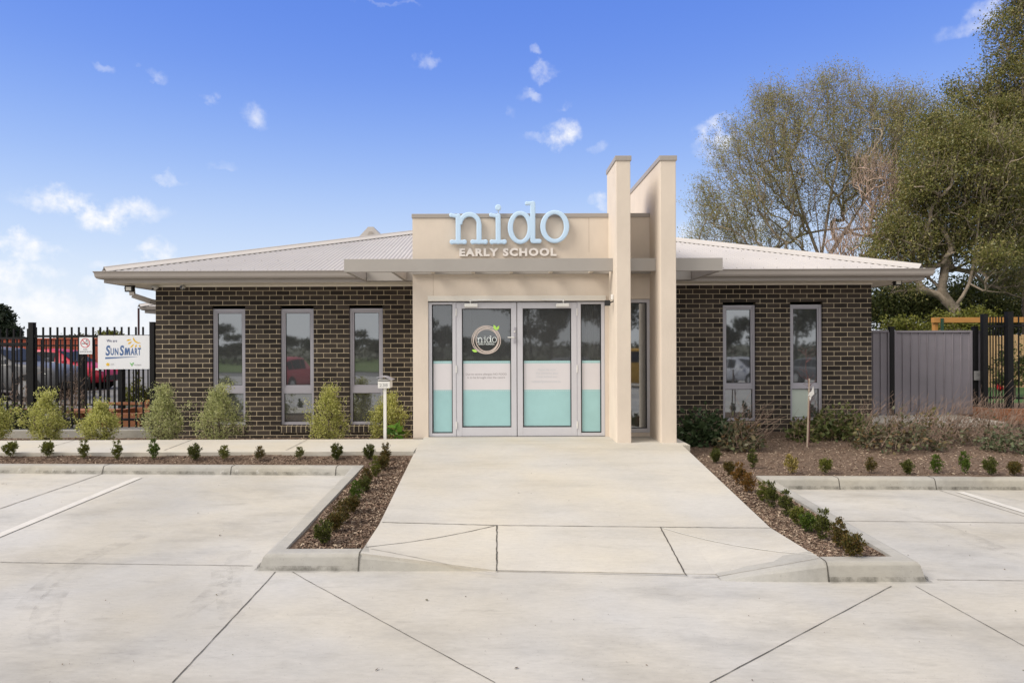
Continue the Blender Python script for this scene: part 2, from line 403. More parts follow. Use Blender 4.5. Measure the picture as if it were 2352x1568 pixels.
M['alu_door'] = mat('door_aluminium', (0.55, 0.545, 0.58), rough=0.45, spec=0.5, noise=0.03, nscale=3)
M['seal'] = mat('black_seal', (0.012, 0.012, 0.013), rough=0.6)
M['flash'] = mat('cream_flashing', (0.70, 0.66, 0.59), rough=0.5, noise=0.02, nscale=3)
M['white'] = mat('white_paint', (0.74, 0.73, 0.70), rough=0.45, noise=0.02, nscale=5)
M['glass'] = glass_mat('window_glass', 0.32, (0.36, 0.38, 0.40))
M['glass_door'] = glass_mat('door_glass', 0.17, (0.45, 0.46, 0.46))
M['film_teal'] = mat('teal_film', (0.335, 0.56, 0.575), rough=0.35, spec=0.5, noise=0.06, nscale=2.2)
M['film_pale'] = mat('pale_film', (0.66, 0.635, 0.655), rough=0.35, spec=0.5, noise=0.03, nscale=2)
M['black'] = mat('black_steel', (0.007, 0.007, 0.008), rough=0.5, spec=0.25, noise=0.2, nscale=12)
M['blackp'] = mat('black_plastic', (0.015, 0.015, 0.016), rough=0.5)
M['cbond'] = mat('grey_fence_steel', (0.205, 0.19, 0.215), rough=0.5, spec=0.4, noise=0.06, nscale=2.5)
M['timber'] = mat('orange_timber', (0.42, 0.20, 0.05), rough=0.7, nscale=3.0, noise=0.16, stretch=(1, 1, 9), detail=6)
M['timber2'] = mat('brown_timber', (0.27, 0.105, 0.045), rough=0.75, nscale=3.0, noise=0.2, stretch=(1, 1, 9), detail=6)
M['paling'] = mat('pale_paling', (0.50, 0.33, 0.17), rough=0.85, nscale=2.0, noise=0.25, stretch=(6, 6, 0.6), detail=5)
M['bark_pale'] = mat('pale_bark', (0.27, 0.22, 0.17), rough=0.9, noise=0.3, nscale=5, bump=0.5, bscale=20, stretch=(1, 1, 2.2))
M['bark'] = mat('grey_bark', (0.12, 0.092, 0.07), rough=0.95, noise=0.35, nscale=6, bump=0.4, bscale=24)
M['twig'] = mat('dry_twig', (0.27, 0.19, 0.145), rough=0.9, noise=0.25, nscale=8)
M['pinktwig'] = mat('bare_pale_twig', (0.46, 0.34, 0.27), rough=0.9, noise=0.25, nscale=3)
M['room'] = mat('room_wall', (0.36, 0.34, 0.28), rough=0.9)
M['olive'] = mat('inner_frame', (0.17, 0.16, 0.10), rough=0.6)
M['carpet'] = mat('room_floor', (0.16, 0.15, 0.14), rough=0.9, noise=0.2)
M['blind'] = mat('frosted_film', (0.50, 0.56, 0.50), rough=0.8, noise=0.03)
M['tyre'] = mat('tyre_rubber', (0.014, 0.014, 0.015), rough=0.8)
M['chrome'] = mat('rim_alloy', (0.5, 0.5, 0.51), rough=0.3, metal=0.9)
M['carglass'] = mat('car_glass', (0.035, 0.038, 0.042), rough=0.35, spec=0.05)
M['lamp'] = mat('lamp_lens', (0.75, 0.74, 0.68), rough=0.15, spec=0.8)
M['amber'] = mat('amber_lens', (0.7, 0.26, 0.03), rough=0.2)
M['redlens'] = mat('red_lens', (0.45, 0.02, 0.02), rough=0.2)

# ------------------------------------------------------------------ ground
D2Y = CAM[1]
XL_STRIP, XL_RAMP, XR_RAMP, XR_STRIP = -1.734, -1.13, 2.55, 3.146
D_JOINT, D_FRONT = 6.43, 5.42
XL_FRONT = -1.775            # the left island flares slightly towards the front
def d_front(x): return 5.56 - 0.14 * min(1, max(0, (x + 1.13) / 3.68))
def lerp(a, b, t): return a + (b - a) * min(1.0, max(0.0, t))
def z_carpark(x, d):
    zl = -0.414 + (d - 5.5) * 0.056 if d >= 5.35 else -0.4224 - 0.013 * (5.35 - d)
    zr = -0.445 + (d - 5.35) * 0.037 if d >= 5.35 else -0.445 - 0.013 * (5.35 - d)
    t = min(1, max(0, (x - XL_STRIP) / (XR_STRIP - XL_STRIP)))
    z = zl + (zr - zl) * t
    z += 0.010 * min(8, max(0, XL_STRIP - x)) - 0.007 * min(8, max(0, x - XR_STRIP))
    return z
def z_kerb_l(x, d): return lerp(-0.285, -0.139, (d - 5.68) / 3.09) + 0.008 * min(8, max(0, XL_STRIP - x))
def z_kerb_r(x, d): return lerp(-0.300, -0.210, (d - 5.45) / 2.9) - 0.007 * min(8, max(0, x - XR_STRIP))
XC0, XC1 = -0.02, 1.73         # middle panel of the pram ramp
def z_ramp(x, d):
    tilt = -0.011 * (x - XL_RAMP)
    if d >= D_JOINT:
        t = min(1, max(0, (9.5 - d) / (9.5 - D_JOINT)))
        return (-0.283 + tilt) * t
    s = min(1, (D_JOINT - d) / (D_JOINT - d_front(x)))
    zc = z_carpark(x, d_front(x)) + 0.006
    e = 0.0
    if x < XC0: e = (XC0 - x) / (XC0 - XL_RAMP)
    elif x > XC1: e = (x - XC1) / (XR_RAMP - XC1)
    zt = z_kerb_l(XL_RAMP, 5.6) if x < 0.8 else z_kerb_r(XR_RAMP, 5.5)
    end = lerp(zc, zt, e)
    return lerp(-0.283 + tilt, end, s)
Z_PATH = -0.014
def hump(x, d, a=0.012): return a * (math.sin(x * 5.1 + d * 3.3) + math.sin(x * 2.3 - d * 6.7 + 1.0)) * 0.5
def z_bed_fl(x, d): return lerp(z_kerb_l(x, d) - 0.015, -0.06, (d - 8.77) / 0.32) + hump(x, d, .012)
def z_bed_ls(x, d): return lerp(z_kerb_l(x, d) - .025, z_ramp(XL_RAMP, d) - .03, (x - XL_STRIP) / .6) + hump(x, d)
def z_bed_back(x, d): return lerp(-0.05, -0.25, (d - 10.3) / 1.8) + hump(x, d)
def z_bed_r(x, d): return lerp(-0.225, -0.165, (d - 8.36) / 3.6) - 0.004 * max(0, x - 3.2) + hump(x, d)
def z_bed_rs(x, d):
    a = z_kerb_r(x, d) - 0.03
    r = z_ramp(XR_RAMP, d) - 0.035
    return lerp(r, a, (x - XR_RAMP) / 0.6) + hump(x, d)

def sheet(name, xs, ds, zf, m, kind='structure', skirt=0.0, smooth=True, label=None, cat=None, dmap=None):
    xs = np.asarray(xs, float); ds = np.asarray(ds, float)
    nx, nd = len(xs), len(ds)
    dm = dmap or (lambda x, d: d)
    V = [(x, dm(x, d) + D2Y, zf(x, dm(x, d))) for d in ds for x in xs]
    F = [(j * nx + i, j * nx + i + 1, (j + 1) * nx + i + 1, (j + 1) * nx + i) for j in range(nd - 1) for i in range(nx - 1)]
    if skirt:
        ring = [i for i in range(nx)] + [j * nx + nx - 1 for j in range(1, nd)] + [(nd - 1) * nx + i for i in range(nx - 2, -1, -1)] + [j * nx for j in range(nd - 2, 0, -1)]
        base = len(V)
        V += [(V[k][0], V[k][1], V[k][2] - skirt) for k in ring]
        n = len(ring)
        F += [(ring[i], base + i, base + (i + 1) % n, ring[(i + 1) % n]) for i in range(n)]
    me = bpy.data.meshes.new(name); me.from_pydata(V, [], F); me.materials.append(m)
    if smooth and not skirt: me.polygons.foreach_set('use_smooth', [True] * len(F))
    o = link(bpy.data.objects.new(name, me)); tag(o, label, cat, kind=kind)
    return o
def seq(a, b, st):
    n = max(1, int(round((b - a) / st))); return [a + (b - a) * i / n for i in range(n + 1)]

M['earth'] = mat('far_ground', (0.10, 0.10, 0.06), rough=0.95, noise=0.3, nscale=0.4)
M['asphalt'] = mat('yard_asphalt', (0.16, 0.155, 0.15), rough=0.95, noise=0.15, nscale=3, bump=0.3)
M['verge'] = mat('verge_grass', (0.10, 0.15, 0.03), rough=0.95, noise=0.35, nscale=5, bump=0.5, bscale=30)
sheet('ground', [-900, -60, 60, 900], [-900, -40, 60, 1500], lambda x, d: -1.6, M['earth'])
sheet('car_park', seq(-40, -3, 3) + seq(-2.6, 4.2, 0.4) + seq(5, 40, 3.5), seq(-22, 4, 2) + seq(4.35, 8.85, 0.25), z_carpark, M['carpark'])
sheet('road', [-300, 300], [-30.0, -22.02], lambda x, d: -0.78, M['asphalt'])
sheet('grass_verge', seq(-120, 120, 12), [-62, -46, -38, -30.02], lambda x, d: -0.72 + 0.012 * (-30 - d), M['verge'])
sheet('yard', [-70, -14, 14, 70], [12.30, 20, 45, 90], lambda x, d: -0.34 if x < 0 else -0.30, M['asphalt'])
sheet('entry_ramp', sorted(set(seq(XL_RAMP, XR_RAMP, 0.35) + [XC0, XC1])), seq(D_FRONT, D_JOINT, 0.2) + seq(6.7, 9.5, 0.4) + [10.46], z_ramp, M['ramp'], skirt=0.22, dmap=lambda x, d: d if d >= D_JOINT else D_JOINT + (d - D_JOINT) * (D_JOINT - d_front(x)) / (D_JOINT - D_FRONT))
sheet('paving_slab', [XR_RAMP - 0.15, 2.66], [9.5, 10.46], lambda x, d: -0.004, M['ramp'], skirt=0.2)
sheet('footpath', [-12, XL_RAMP - 0.006], [9.09, 10.29], lambda x, d: Z_PATH, M['path'], skirt=0.14)
sheet('gate_path', [6.75, 9.6], [12.9, 14.6], lambda x, d: -0.10, M['path'], skirt=0.1)

sheet('mulch_bed', seq(-12, XL_RAMP - 0.01, 0.12), [8.74, 8.8, 8.87, 8.95, 9.03, 9.085], z_bed_fl, M['mulch'])
sheet('mulch_bed', seq(XL_FRONT - 0.03, XL_RAMP - 0.005, 0.1), seq(5.64, 8.76, 0.1), z_bed_ls, M['mulch'])
sheet('mulch_bed', seq(-12, -1.2, 0.15), seq(10.295, 12.34, 0.12), z_bed_back, M['mulch'])
sheet('mulch_bed', seq(XR_RAMP + 0.005, 12, 0.15), seq(8.34, 12.9, 0.15), z_bed_r, M['mulch'])
sheet('mulch_bed', seq(XR_RAMP + 0.005, XR_STRIP + 0.02, 0.1), seq(5.4, 8.36, 0.1), z_bed_rs, M['mulch'])

def chips(name, regions, seed, label):
    rng = np.random.default_rng(seed); V = []; F = []
    for (x0, x1, d0, d1, zf, n, s0) in regions:
        X = rng.uniform(x0, x1, n); Dd = rng.uniform(d0, d1, n)
        for x, d in zip(X, Dd):
            z = zf(x, d) + rng.uniform(0.002, 0.014)
            L_ = rng.uniform(.5, 1.3) * s0; W = L_ * rng.uniform(.16, .4); a = rng.uniform(0, PI); t1, t2 = rng.normal(0, .35, 2)
            ux, uy = math.cos(a) * L_, math.sin(a) * L_; wx, wy = -math.sin(a) * W, math.cos(a) * W
            y = d + D2Y; i = len(V)
            V += [(x - ux, y - uy, z - t1 * L_), (x - wx, y - wy, z - t2 * W + .004), (x + ux, y + uy, z + t1 * L_), (x + wx, y + wy, z + t2 * W)]
            F.append((i, i + 1, i + 2, i + 3))
    o = raw_mesh(name, V, F, M['chips']); tag(o, label, 'mulch', kind='stuff')
chips('bark_chips', [(-9.5, XL_RAMP - .03, 8.79, 9.07, z_bed_fl, 5200, .016), (XL_FRONT + .05, XL_RAMP - .03, 5.68, 8.9, z_bed_ls, 8500, .019)], 1, 'loose brown bark chips along the left planting strip')
chips('bark_chips', [(-9.5, -1.6, 10.32, 12.2, z_bed_back, 3500, .02)], 2, 'loose brown bark chips in bed against the left brick wall')
chips('bark_chips', [(XR_RAMP + .03, 10, 8.4, 12.0, z_bed_r, 15000, .018), (XR_RAMP + .03, XR_STRIP - .02, 5.47, 8.4, z_bed_rs, 7500, .018)], 3, 'loose brown bark chips over the right garden bed')

# kerbs: one profile run round each planted island
def sweep(name, path, out, prof, m, parent=None, kind=None, step=0.4, close_ends=True, mats=None):
    """path: (x, y) corners, out: outward normal per segment, prof(x, d) -> list of (offset, z)"""
    pts = []; n = len(path)
    for i in range(n - 1):
        a, b = path[i], path[i + 1]; k = max(1, int(math.dist(a, b) / step))
        for j in range(k):
            if j == 0:
                o = out[0] if i == 0 else (out[i - 1][0] + out[i][0], out[i - 1][1] + out[i][1])
                if i and abs(out[i - 1][0] * out[i][0] + out[i - 1][1] * out[i][1]) > 0.5: o = out[i]
            else: o = out[i]
            pts.append((a[0] + (b[0] - a[0]) * j / k, a[1] + (b[1] - a[1]) * j / k, o))
    pts.append((path[-1][0], path[-1][1], out[-1]))
    V = []; F = []; np_ = None
    for x, y, o in pts:
        pr = prof(x, y - D2Y); np_ = len(pr)
        for off, z in pr: V.append((x + o[0] * off, y + o[1] * off, z))
    for i in range(len(pts) - 1):
        for k in range(np_ - 1):
            F.append((i * np_ + k, (i + 1) * np_ + k, (i + 1) * np_ + k + 1, i * np_ + k + 1))
    if close_ends:
        F.append(tuple(range(np_))); F.append(tuple((len(pts) - 1) * np_ + k for k in range(np_ - 1, -1, -1)))
    me = bpy.data.meshes.new(name); me.from_pydata(V, [], F); me.materials.append(m); me.update()
    bm = bmesh.new(); bm.from_mesh(me); bmesh.ops.recalc_face_normals(bm, faces=bm.faces); bm.to_mesh(me); bm.free()
    o = link(bpy.data.objects.new(name, me), parent)
    if parent is not None and parent.type == 'EMPTY': o.location = -parent.location
    if kind: tag(o, kind=kind)
    return o
def kerb_prof(zt):
    def f(x, d):
        t = zt(x, d); g = z_carpark(x, d) - 0.03
        return [(0, g - .1), (0, t), (0.105, t), (0.125, t - .006), (0.138, t - .022), (0.142, t - .03), (0.175, g), (0.175, g - .1)]
    return f
YF = 5.68 + D2Y; YB = 8.77 + D2Y
YFR = 5.47 + D2Y; YBR = 8.36 + D2Y
sweep('kerb', [(XL_RAMP, YF), (XL_FRONT, YF), (XL_STRIP, YB), (-12, YB)], [(0, -1), (-1, 0), (0, -1)], kerb_prof(z_kerb_l), M['kerb'], kind='structure')
sweep('kerb', [(XR_RAMP, YFR), (XR_STRIP, YFR), (XR_STRIP, YBR), (14, YBR)], [(0, -1), (1, 0), (0, -1)], kerb_prof(z_kerb_r), M['kerb'], kind='structure')
def flare(xa, xb, zt, yb):
    """kerb running down to nothing across the side of the ramp"""
    V = []; F = []; n = 12
    for i in range(n + 1):
        t = i / n; x = xa + (xb - xa) * t; g = z_carpark(x, 5.4) - 0.02
        top = lerp(zt(xa, 5.5), z_carpark(xb, 5.4) + 0.008, t)
        y0 = yb; h = max(0.004, top - g)
        yf = yb - 0.12 - 0.0
        row = [(y0 + 0.14, top + .001), (y0 - 0.08, top + .002), (y0 - 0.12, top - .10 * h), (y0 - 0.142, top - .25 * h), (y0 - 0.178, g)]
        V += [(x, y, z) for y, z in row]
    for i in range(n):
        for k in range(4): F.append((i * 5 + k, i * 5 + k + 1, (i + 1) * 5 + k + 1, (i + 1) * 5 + k))
    me = bpy.data.meshes.new('kerb'); me.from_pydata(V, [], F); me.materials.append(M['kerb'])
    bm = bmesh.new(); bm.from_mesh(me); bmesh.ops.recalc_face_normals(bm, faces=bm.faces); bm.to_mesh(me); bm.free()
    tag(link(bpy.data.objects.new('kerb', me)), kind='structure')
flare(XL_RAMP, XC0, z_kerb_l, YF)
flare(XR_RAMP, XC1, z_kerb_r, YFR)

def z_top(x, d):        # topmost hard surface, for joints and marks
    if XL_RAMP <= x <= XR_RAMP and d > d_front(x): return z_ramp(x, d)
    if d > 9.0 and x < XL_RAMP: return Z_PATH
    return z_carpark(x, d)
def strip(mb, a, b, w, zf=z_top, lift=0.004, n=24, jit=0.0, seed=0):
    a, b = on_ground(*a, zf), on_ground(*b, zf)
    d = Vector((b.x - a.x, b.y - a.y)).normalized(); nx, ny = -d.y * w / 2, d.x * w / 2
    rr = random.Random(seed); rows = []
    for i in range(n + 1):
        t = i / n; x = a.x + (b.x - a.x) * t; y = a.y + (b.y - a.y) * t; j = rr.uniform(-jit, jit); k = 1 + rr.uniform(-.3, .3) * (1 if jit else 0)
        rows.append([(x + nx * s * k + j * nx, y + ny * s * k + j * ny, zf(x, y - D2Y) + lift) for s in (-1, 1)])
    i0 = len(mb.v)
    for r in rows: mb.v += r
    for i in range(n): mb.f.append((i0 + 2 * i, i0 + 2 * i + 1, i0 + 2 * i + 3, i0 + 2 * i + 2)); mb.m.append(mb.cm)
j = MB()
for k, (a, b, w) in enumerate([((632, 1313), (396, 1568), .0065), ((672, 1313), (1137, 1568), .005), ((2047, 1346), (1630, 1568), .0055), ((2103, 1346), (2420, 1521), .005)]):
    strip(j, a, b, w, z_carpark, jit=.6, seed=k)
strip(j, (1141, 1206), (1141, 1312), .010, z_ramp, jit=.5, seed=5); strip(j, (1517, 1211), (1577, 1322), .010, z_ramp, jit=.5, seed=6)
strip(j, (1143, 1312), (1575, 1322), .008, z_carpark, lift=.012, jit=.5, seed=7)
strip(j, (840, 1256), (1140, 1206), .007, z_ramp, jit=.5, seed=8)
tag(j.build('joint_lines', M['joint']), kind='structure')
j = MB()
for k, (a, b, w, zf) in enumerate([((0, 1291), (580, 1299), .008, z_carpark), ((2152, 1331), (2420, 1334), .008, z_carpark), ((1930, 1196), (2420, 1201), .010, z_carpark),
        ((2158, 1126), (2420, 1206), .012, z_carpark), ((234, 1088), (-60, 1188), .014, z_carpark), ((878, 1199), (1141, 1206), .012, z_ramp), ((1141, 1206), (1517, 1210), .010, z_ramp), ((1517, 1210), (1772, 1212), .012, z_ramp),
        ((705, 1010), (657, 1034), .012, z_top), ((440, 1010), (377, 1034), .012, z_top), ((170, 1011), (90, 1034), .010, z_top), ((1590, 1324), (1880, 1282), .008, z_ramp), ((850, 1260), (1140, 1318), .006, z_ramp)]):
    strip(j, a, b, w, zf, lift=.0045, jit=.5, seed=20 + k)
tag(j.build('joint_lines', M['joint_soft']), kind='structure')
j = MB(); strip(j, (1520, 1212), (1876, 1275), .010, z_ramp, lift=.005, jit=.5, seed=3); tag(j.build('joint_lines', M['joint_pale']), kind='structure')
j = MB(); strip(j, (318, 1097), (-140, 1287), .10, z_carpark, lift=.006); tag(j.build('line_marking', M['line']), kind='structure')
j = MB(); strip(j, (2205, 1130), (2500, 1221), .10, z_carpark, lift=.006); tag(j.build('line_marking', M['line']), kind='structure')
# grime gathered along the foot of the kerbs, scuffs and tyre tracks
def patchy_mat(name, col, scale, lo, hi, stretch=(1, 1, 1), amount=1.0):
    m = mat(name, col, rough=.95, spec=.1); nt = m.node_tree; N, L = nt.nodes.new, nt.links.new; b = nt.nodes['Principled BSDF']
    tc = N('ShaderNodeTexCoord'); mp = N('ShaderNodeMapping'); mp.inputs['Scale'].default_value = stretch; L(tc.outputs['Object'], mp.inputs[0])
    n = N('ShaderNodeTexNoise'); n.inputs['Scale'].default_value = scale; n.inputs['Detail'].default_value = 6; n.inputs['Roughness'].default_value = .7; L(mp.outputs[0], n.inputs['Vector'])
    r = N('ShaderNodeMapRange'); r.inputs['From Min'].default_value = lo; r.inputs['From Max'].default_value = hi; r.inputs['To Max'].default_value = amount; L(n.outputs['Fac'], r.inputs['Value']); L(r.outputs[0], b.inputs['Alpha'])
    return m
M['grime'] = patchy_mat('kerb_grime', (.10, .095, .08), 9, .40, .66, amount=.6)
M['rubber'] = patchy_mat('tyre_scuff', (.17, .16, .15), 7, .44, .72, amount=.17)
M['chalk'] = patchy_mat('pale_scuff', (.75, .74, .72), 40, .40, .62, (1, 1, .25), amount=.35)
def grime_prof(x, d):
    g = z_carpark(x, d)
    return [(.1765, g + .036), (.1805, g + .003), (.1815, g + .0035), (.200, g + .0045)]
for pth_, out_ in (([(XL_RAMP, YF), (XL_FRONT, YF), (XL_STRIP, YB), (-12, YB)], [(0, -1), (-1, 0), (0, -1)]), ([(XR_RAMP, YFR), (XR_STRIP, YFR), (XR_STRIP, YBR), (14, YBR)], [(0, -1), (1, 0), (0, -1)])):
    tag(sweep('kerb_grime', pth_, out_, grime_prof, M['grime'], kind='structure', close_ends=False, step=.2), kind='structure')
tm = MB()
def track(u0, v0, u1, v1, bend, w=.17, n=20):
    a, b = on_ground(u0, v0, z_carpark), on_ground(u1, v1, z_carpark); rows = []
    for i in range(n + 1):
        t = i / n; x = a.x + (b.x - a.x) * t; y = a.y + (b.y - a.y) * t; o = bend * 4 * t * (1 - t); dx, dy = (b.x - a.x), (b.y - a.y); L_ = math.hypot(dx, dy); x += -dy / L_ * o; y += dx / L_ * o
        rows.append([(x + s_ * -dy / L_ * w / 2, y + s_ * dx / L_ * w / 2, z_carpark(x, y - D2Y) + .0035) for s_ in (-1, 1)])
    i0 = len(tm.v)
    for r in rows: tm.v += r
    for i in range(n): tm.f.append((i0 + 2 * i, i0 + 2 * i + 1, i0 + 2 * i + 3, i0 + 2 * i + 2)); tm.m.append(0)
track(535, 1420, 555, 1265, .06); track(400, 1420, 505, 1300, -.12); track(110, 1480, 160, 1330, .08); track(60, 1400, 330, 1230, .2); track(2080, 1180, 2300, 1260, .05, .12); track(2160, 1120, 2340, 1150, 0, .1); track(2190, 1240, 2360, 1280, 0, .1)
tag(tm.build('tyre_scuffs', M['rubber']), kind='structure')
ck = MB()
for u in (48, 88, 127, 172, 517, 550, 598, 640):
    x = on_ground(u, 1086, z_carpark).x; g = z_carpark(x, 8.6); t = z_kerb_l(x, 8.77); ck.face([(x - .025, YB - .1755, g + .02), (x + .025, YB - .1755, g + .02), (x + .02, YB - .1450, t - .032), (x - .02, YB - .1450, t - .032)])
tag(ck.build('kerb_scuffs', M['chalk']), kind='structure')
# kerb joints
j = MB()
def kerb_joint(x, zt, yb):
    g = z_carpark(x, yb - D2Y) - .02; t = zt(x, yb - D2Y); w = .0045
    pts = [(yb + .001, t + .003), (yb - .105, t + .003), (yb - .127, t - .004), (yb - .1445, t - .029), (yb - .1775, g)]
    for (ya, za), (yb_, zb_) in zip(pts, pts[1:]): j.face([(x - w, ya, za), (x + w, ya, za), (x + w, yb_, zb_), (x - w, yb_, zb_)])
for u, v in ((244, 1072), (529, 1078), (769, 1081)): kerb_joint(on_ground(u, v + 12, z_carpark).x, z_kerb_l, YB)
for u, v in ((1926, 1110), (2150, 1112)): kerb_joint(on_ground(u, v + 12, z_carpark).x, z_kerb_r, YBR)
kerb_joint(XL_RAMP - .008, z_kerb_l, YF); kerb_joint(XR_RAMP + .008, z_kerb_r, YFR)
tag(j.build('kerb_joints', M['joint']), kind='structure')
M['debris'] = leaf_mat('dry_litter', [(0.05, 0.035, 0.02), (0.12, 0.08, 0.05), (0.09, 0.10, 0.05)], trans=0, rough=.9)
rr = np.random.default_rng(5); V = []; F = []
for k in range(150):
    u, v = rr.uniform(0, 2352), 1020 + 548 * rr.uniform(0, 1) ** 1.1
    if not (v > 1350 or (v > 1100 and u < 560) or (v > 1130 and u > 2000) or (980 < u < 1500)): continue
    zf = z_ramp if (980 < u < 1500 and v < 1195) else z_carpark
    if 1195 <= v < 1330 and 800 < u < 1900: continue
    p = on_ground(u, v, zf); a = rr.uniform(0, PI); L_ = rr.uniform(.003, .008) if rr.uniform() < .92 else rr.uniform(.012, .02); W = L_ * rr.uniform(.25, .7); i = len(V)
    c, s = math.cos(a), math.sin(a)
    V += [(p.x - c * L_, p.y - s * L_, p.z + .006), (p.x + s * W, p.y - c * W, p.z + .010), (p.x + c * L_, p.y + s * L_, p.z + .007), (p.x - s * W, p.y + c * W, p.z + .006)]; F.append((i, i + 1, i + 2, i + 3))
tag(raw_mesh('leaf_litter', V, F, M['debris']), 'scattered dry leaf crumbs on the concrete car park', 'litter', kind='stuff')

# ------------------------------------------------------------------ the building
WL, WR = P(358, 830, 12.2).x, P(2002, 830, 12.2).x      # ends of the brick front
D_PORT, D_FIN, D_BEAM = 10.4, 9.71, 10.0
YP, YFIN, YBEAM = D_PORT + D2Y, D_FIN + D2Y, D_BEAM + D2Y
Z_SOF, Z_GUT = 2.455, 2.655
Z_BASE = -0.30
Y_BACK = 9.2
bld = thing('school_building', 'single storey dark brick building with pale hip roof and beige entrance porch', 'building', (0.3, 0, Z_BASE))
def part(mb, name, m, **k): return mb.build(name, m, bld, **k)
def sub(mb, name, m, parent, **k): return mb.build(name, m, parent, **k)

z2 = q2(350, 600, 3.016); z3 = q2(980, 360, 3.267); z4 = q2(1000, 680, 3.459); z5 = q2(1600, 580, 2.751)
def wallp(q, x, y, d=12.2):
    p = P(*q(x, y), d); return p.x, p.z
wins = []
for q, x0, x1, y0, ym0, ym1, y1, yo in ((z2, 505, 752, 464, 1040, 1088, 1320, 440), (z2, 1008, 1256, 463, 1038, 1088, 1318, 438), (z2, 1515, 1765, 460, 1036, 1085, 1315, 436),
                                 (z5, 453, 678, 453, 988, 1018, 1230, 433), (z5, 905, 1127, 449, 986, 1016, 1226, 430)):
    xa, zt = wallp(q, x0, y0); xb, zb = wallp(q, x1, y1); _, zo = wallp(q, x0, yo); _, za = wallp(q, x0, ym0); _, zc = wallp(q, x0, ym1)
    wins.append((xa, xb, zb, zt, zo, za, zc))
def holed(mb, x0, x1, za, zb, holes, y, depth, uvs=True):
    xs = sorted({x0, x1, *[h[0] for h in holes], *[h[1] for h in holes]}); zs = sorted({za, zb, *[h[2] for h in holes], *[h[3] for h in holes]})
    for i in range(len(xs) - 1):
        for k in range(len(zs) - 1):
            cx, cz = (xs[i] + xs[i + 1]) / 2, (zs[k] + zs[k + 1]) / 2
            if any(h[0] < cx < h[1] and h[2] < cz < h[3] for h in holes): continue
            q = [(xs[i], zs[k]), (xs[i + 1], zs[k]), (xs[i + 1], zs[k + 1]), (xs[i], zs[k + 1])]
            mb.face([(x, y, z) for x, z in q], q)
    for h in holes:
        for a, b in (((h[0], h[2]), (h[0], h[3])), ((h[1], h[3]), (h[1], h[2])), ((h[0], h[3]), (h[1], h[3])), ((h[1], h[2]), (h[0], h[2]))):
            vert = a[0] == b[0]
            uv = [(0, a[1]), (depth, a[1]), (depth, b[1]), (0, b[1])] if vert else [(a[0], a[1]), (a[0], a[1] + depth), (b[0], b[1] + depth), (b[0], b[1])]
            mb.face([(a[0], y, a[1]), (a[0], y + depth, a[1]), (b[0], y + depth, b[1]), (b[0], y, b[1])], uv)
# brickwork: course lines phased to the photograph
_, zc0 = wallp(z2, 700, 330)
_uz = lambda z: z - zc0
mb = MB()
X_PORT0, X_PORT1 = P(948, 700, D_PORT).x, P(1495, 760, D_PORT).x
TOPB = Z_SOF + 0.03
for xa, xb, ws_, x, s in ((WL, X_PORT0 + .02, wins[:3], WL, -1), (X_PORT1 + .02, WR, wins[3:], WR, 1)):
    mb = MB(); holed(mb, xa, xb, Z_BASE, TOPB, [(w[0], w[1], w[2] - .012, w[4]) for w in ws_], 0, .11)
    q = [(x, 0, Z_BASE), (x, Y_BACK, Z_BASE), (x, Y_BACK, TOPB), (x, 0, TOPB)]; mb.face(q, [(c[1] * s + x, c[2]) for c in q])
    for fi, uv in mb.uv.items(): mb.uv[fi] = [(a - WL, b - zc0 + 40 * .086) for a, b in uv]
    part(mb, 'brick_wall', M['brick'])
for w in wins:
    mb = MB(); z0, z1, y0, y1 = w[2] - .135, w[2] - .014, -.022, .02
    xa, xb = w[0] - .006, w[1] + .006
    mb.face([(xa, y0, z0), (xb, y0, z0), (xb, y0, z1), (xa, y0, z1)], [(xa, 0), (xb, 0), (xb, .12), (xa, .12)])
    mb.face([(xa, y0, z1), (xb, y0, z1), (xb, y1 + .06, z1 + .014), (xa, y1 + .06, z1 + .014)], [(xa, .01), (xb, .01), (xb, .11), (xa, .11)])
    for x in (xa, xb): mb.face([(x, y0, z0), (x, y1, z0), (x, y1, z1), (x, y0, z1)], [(.01, .01), (.05, .01), (.05, .11), (.01, .11)])
    part(mb, 'brick_sill', M['soldier'])

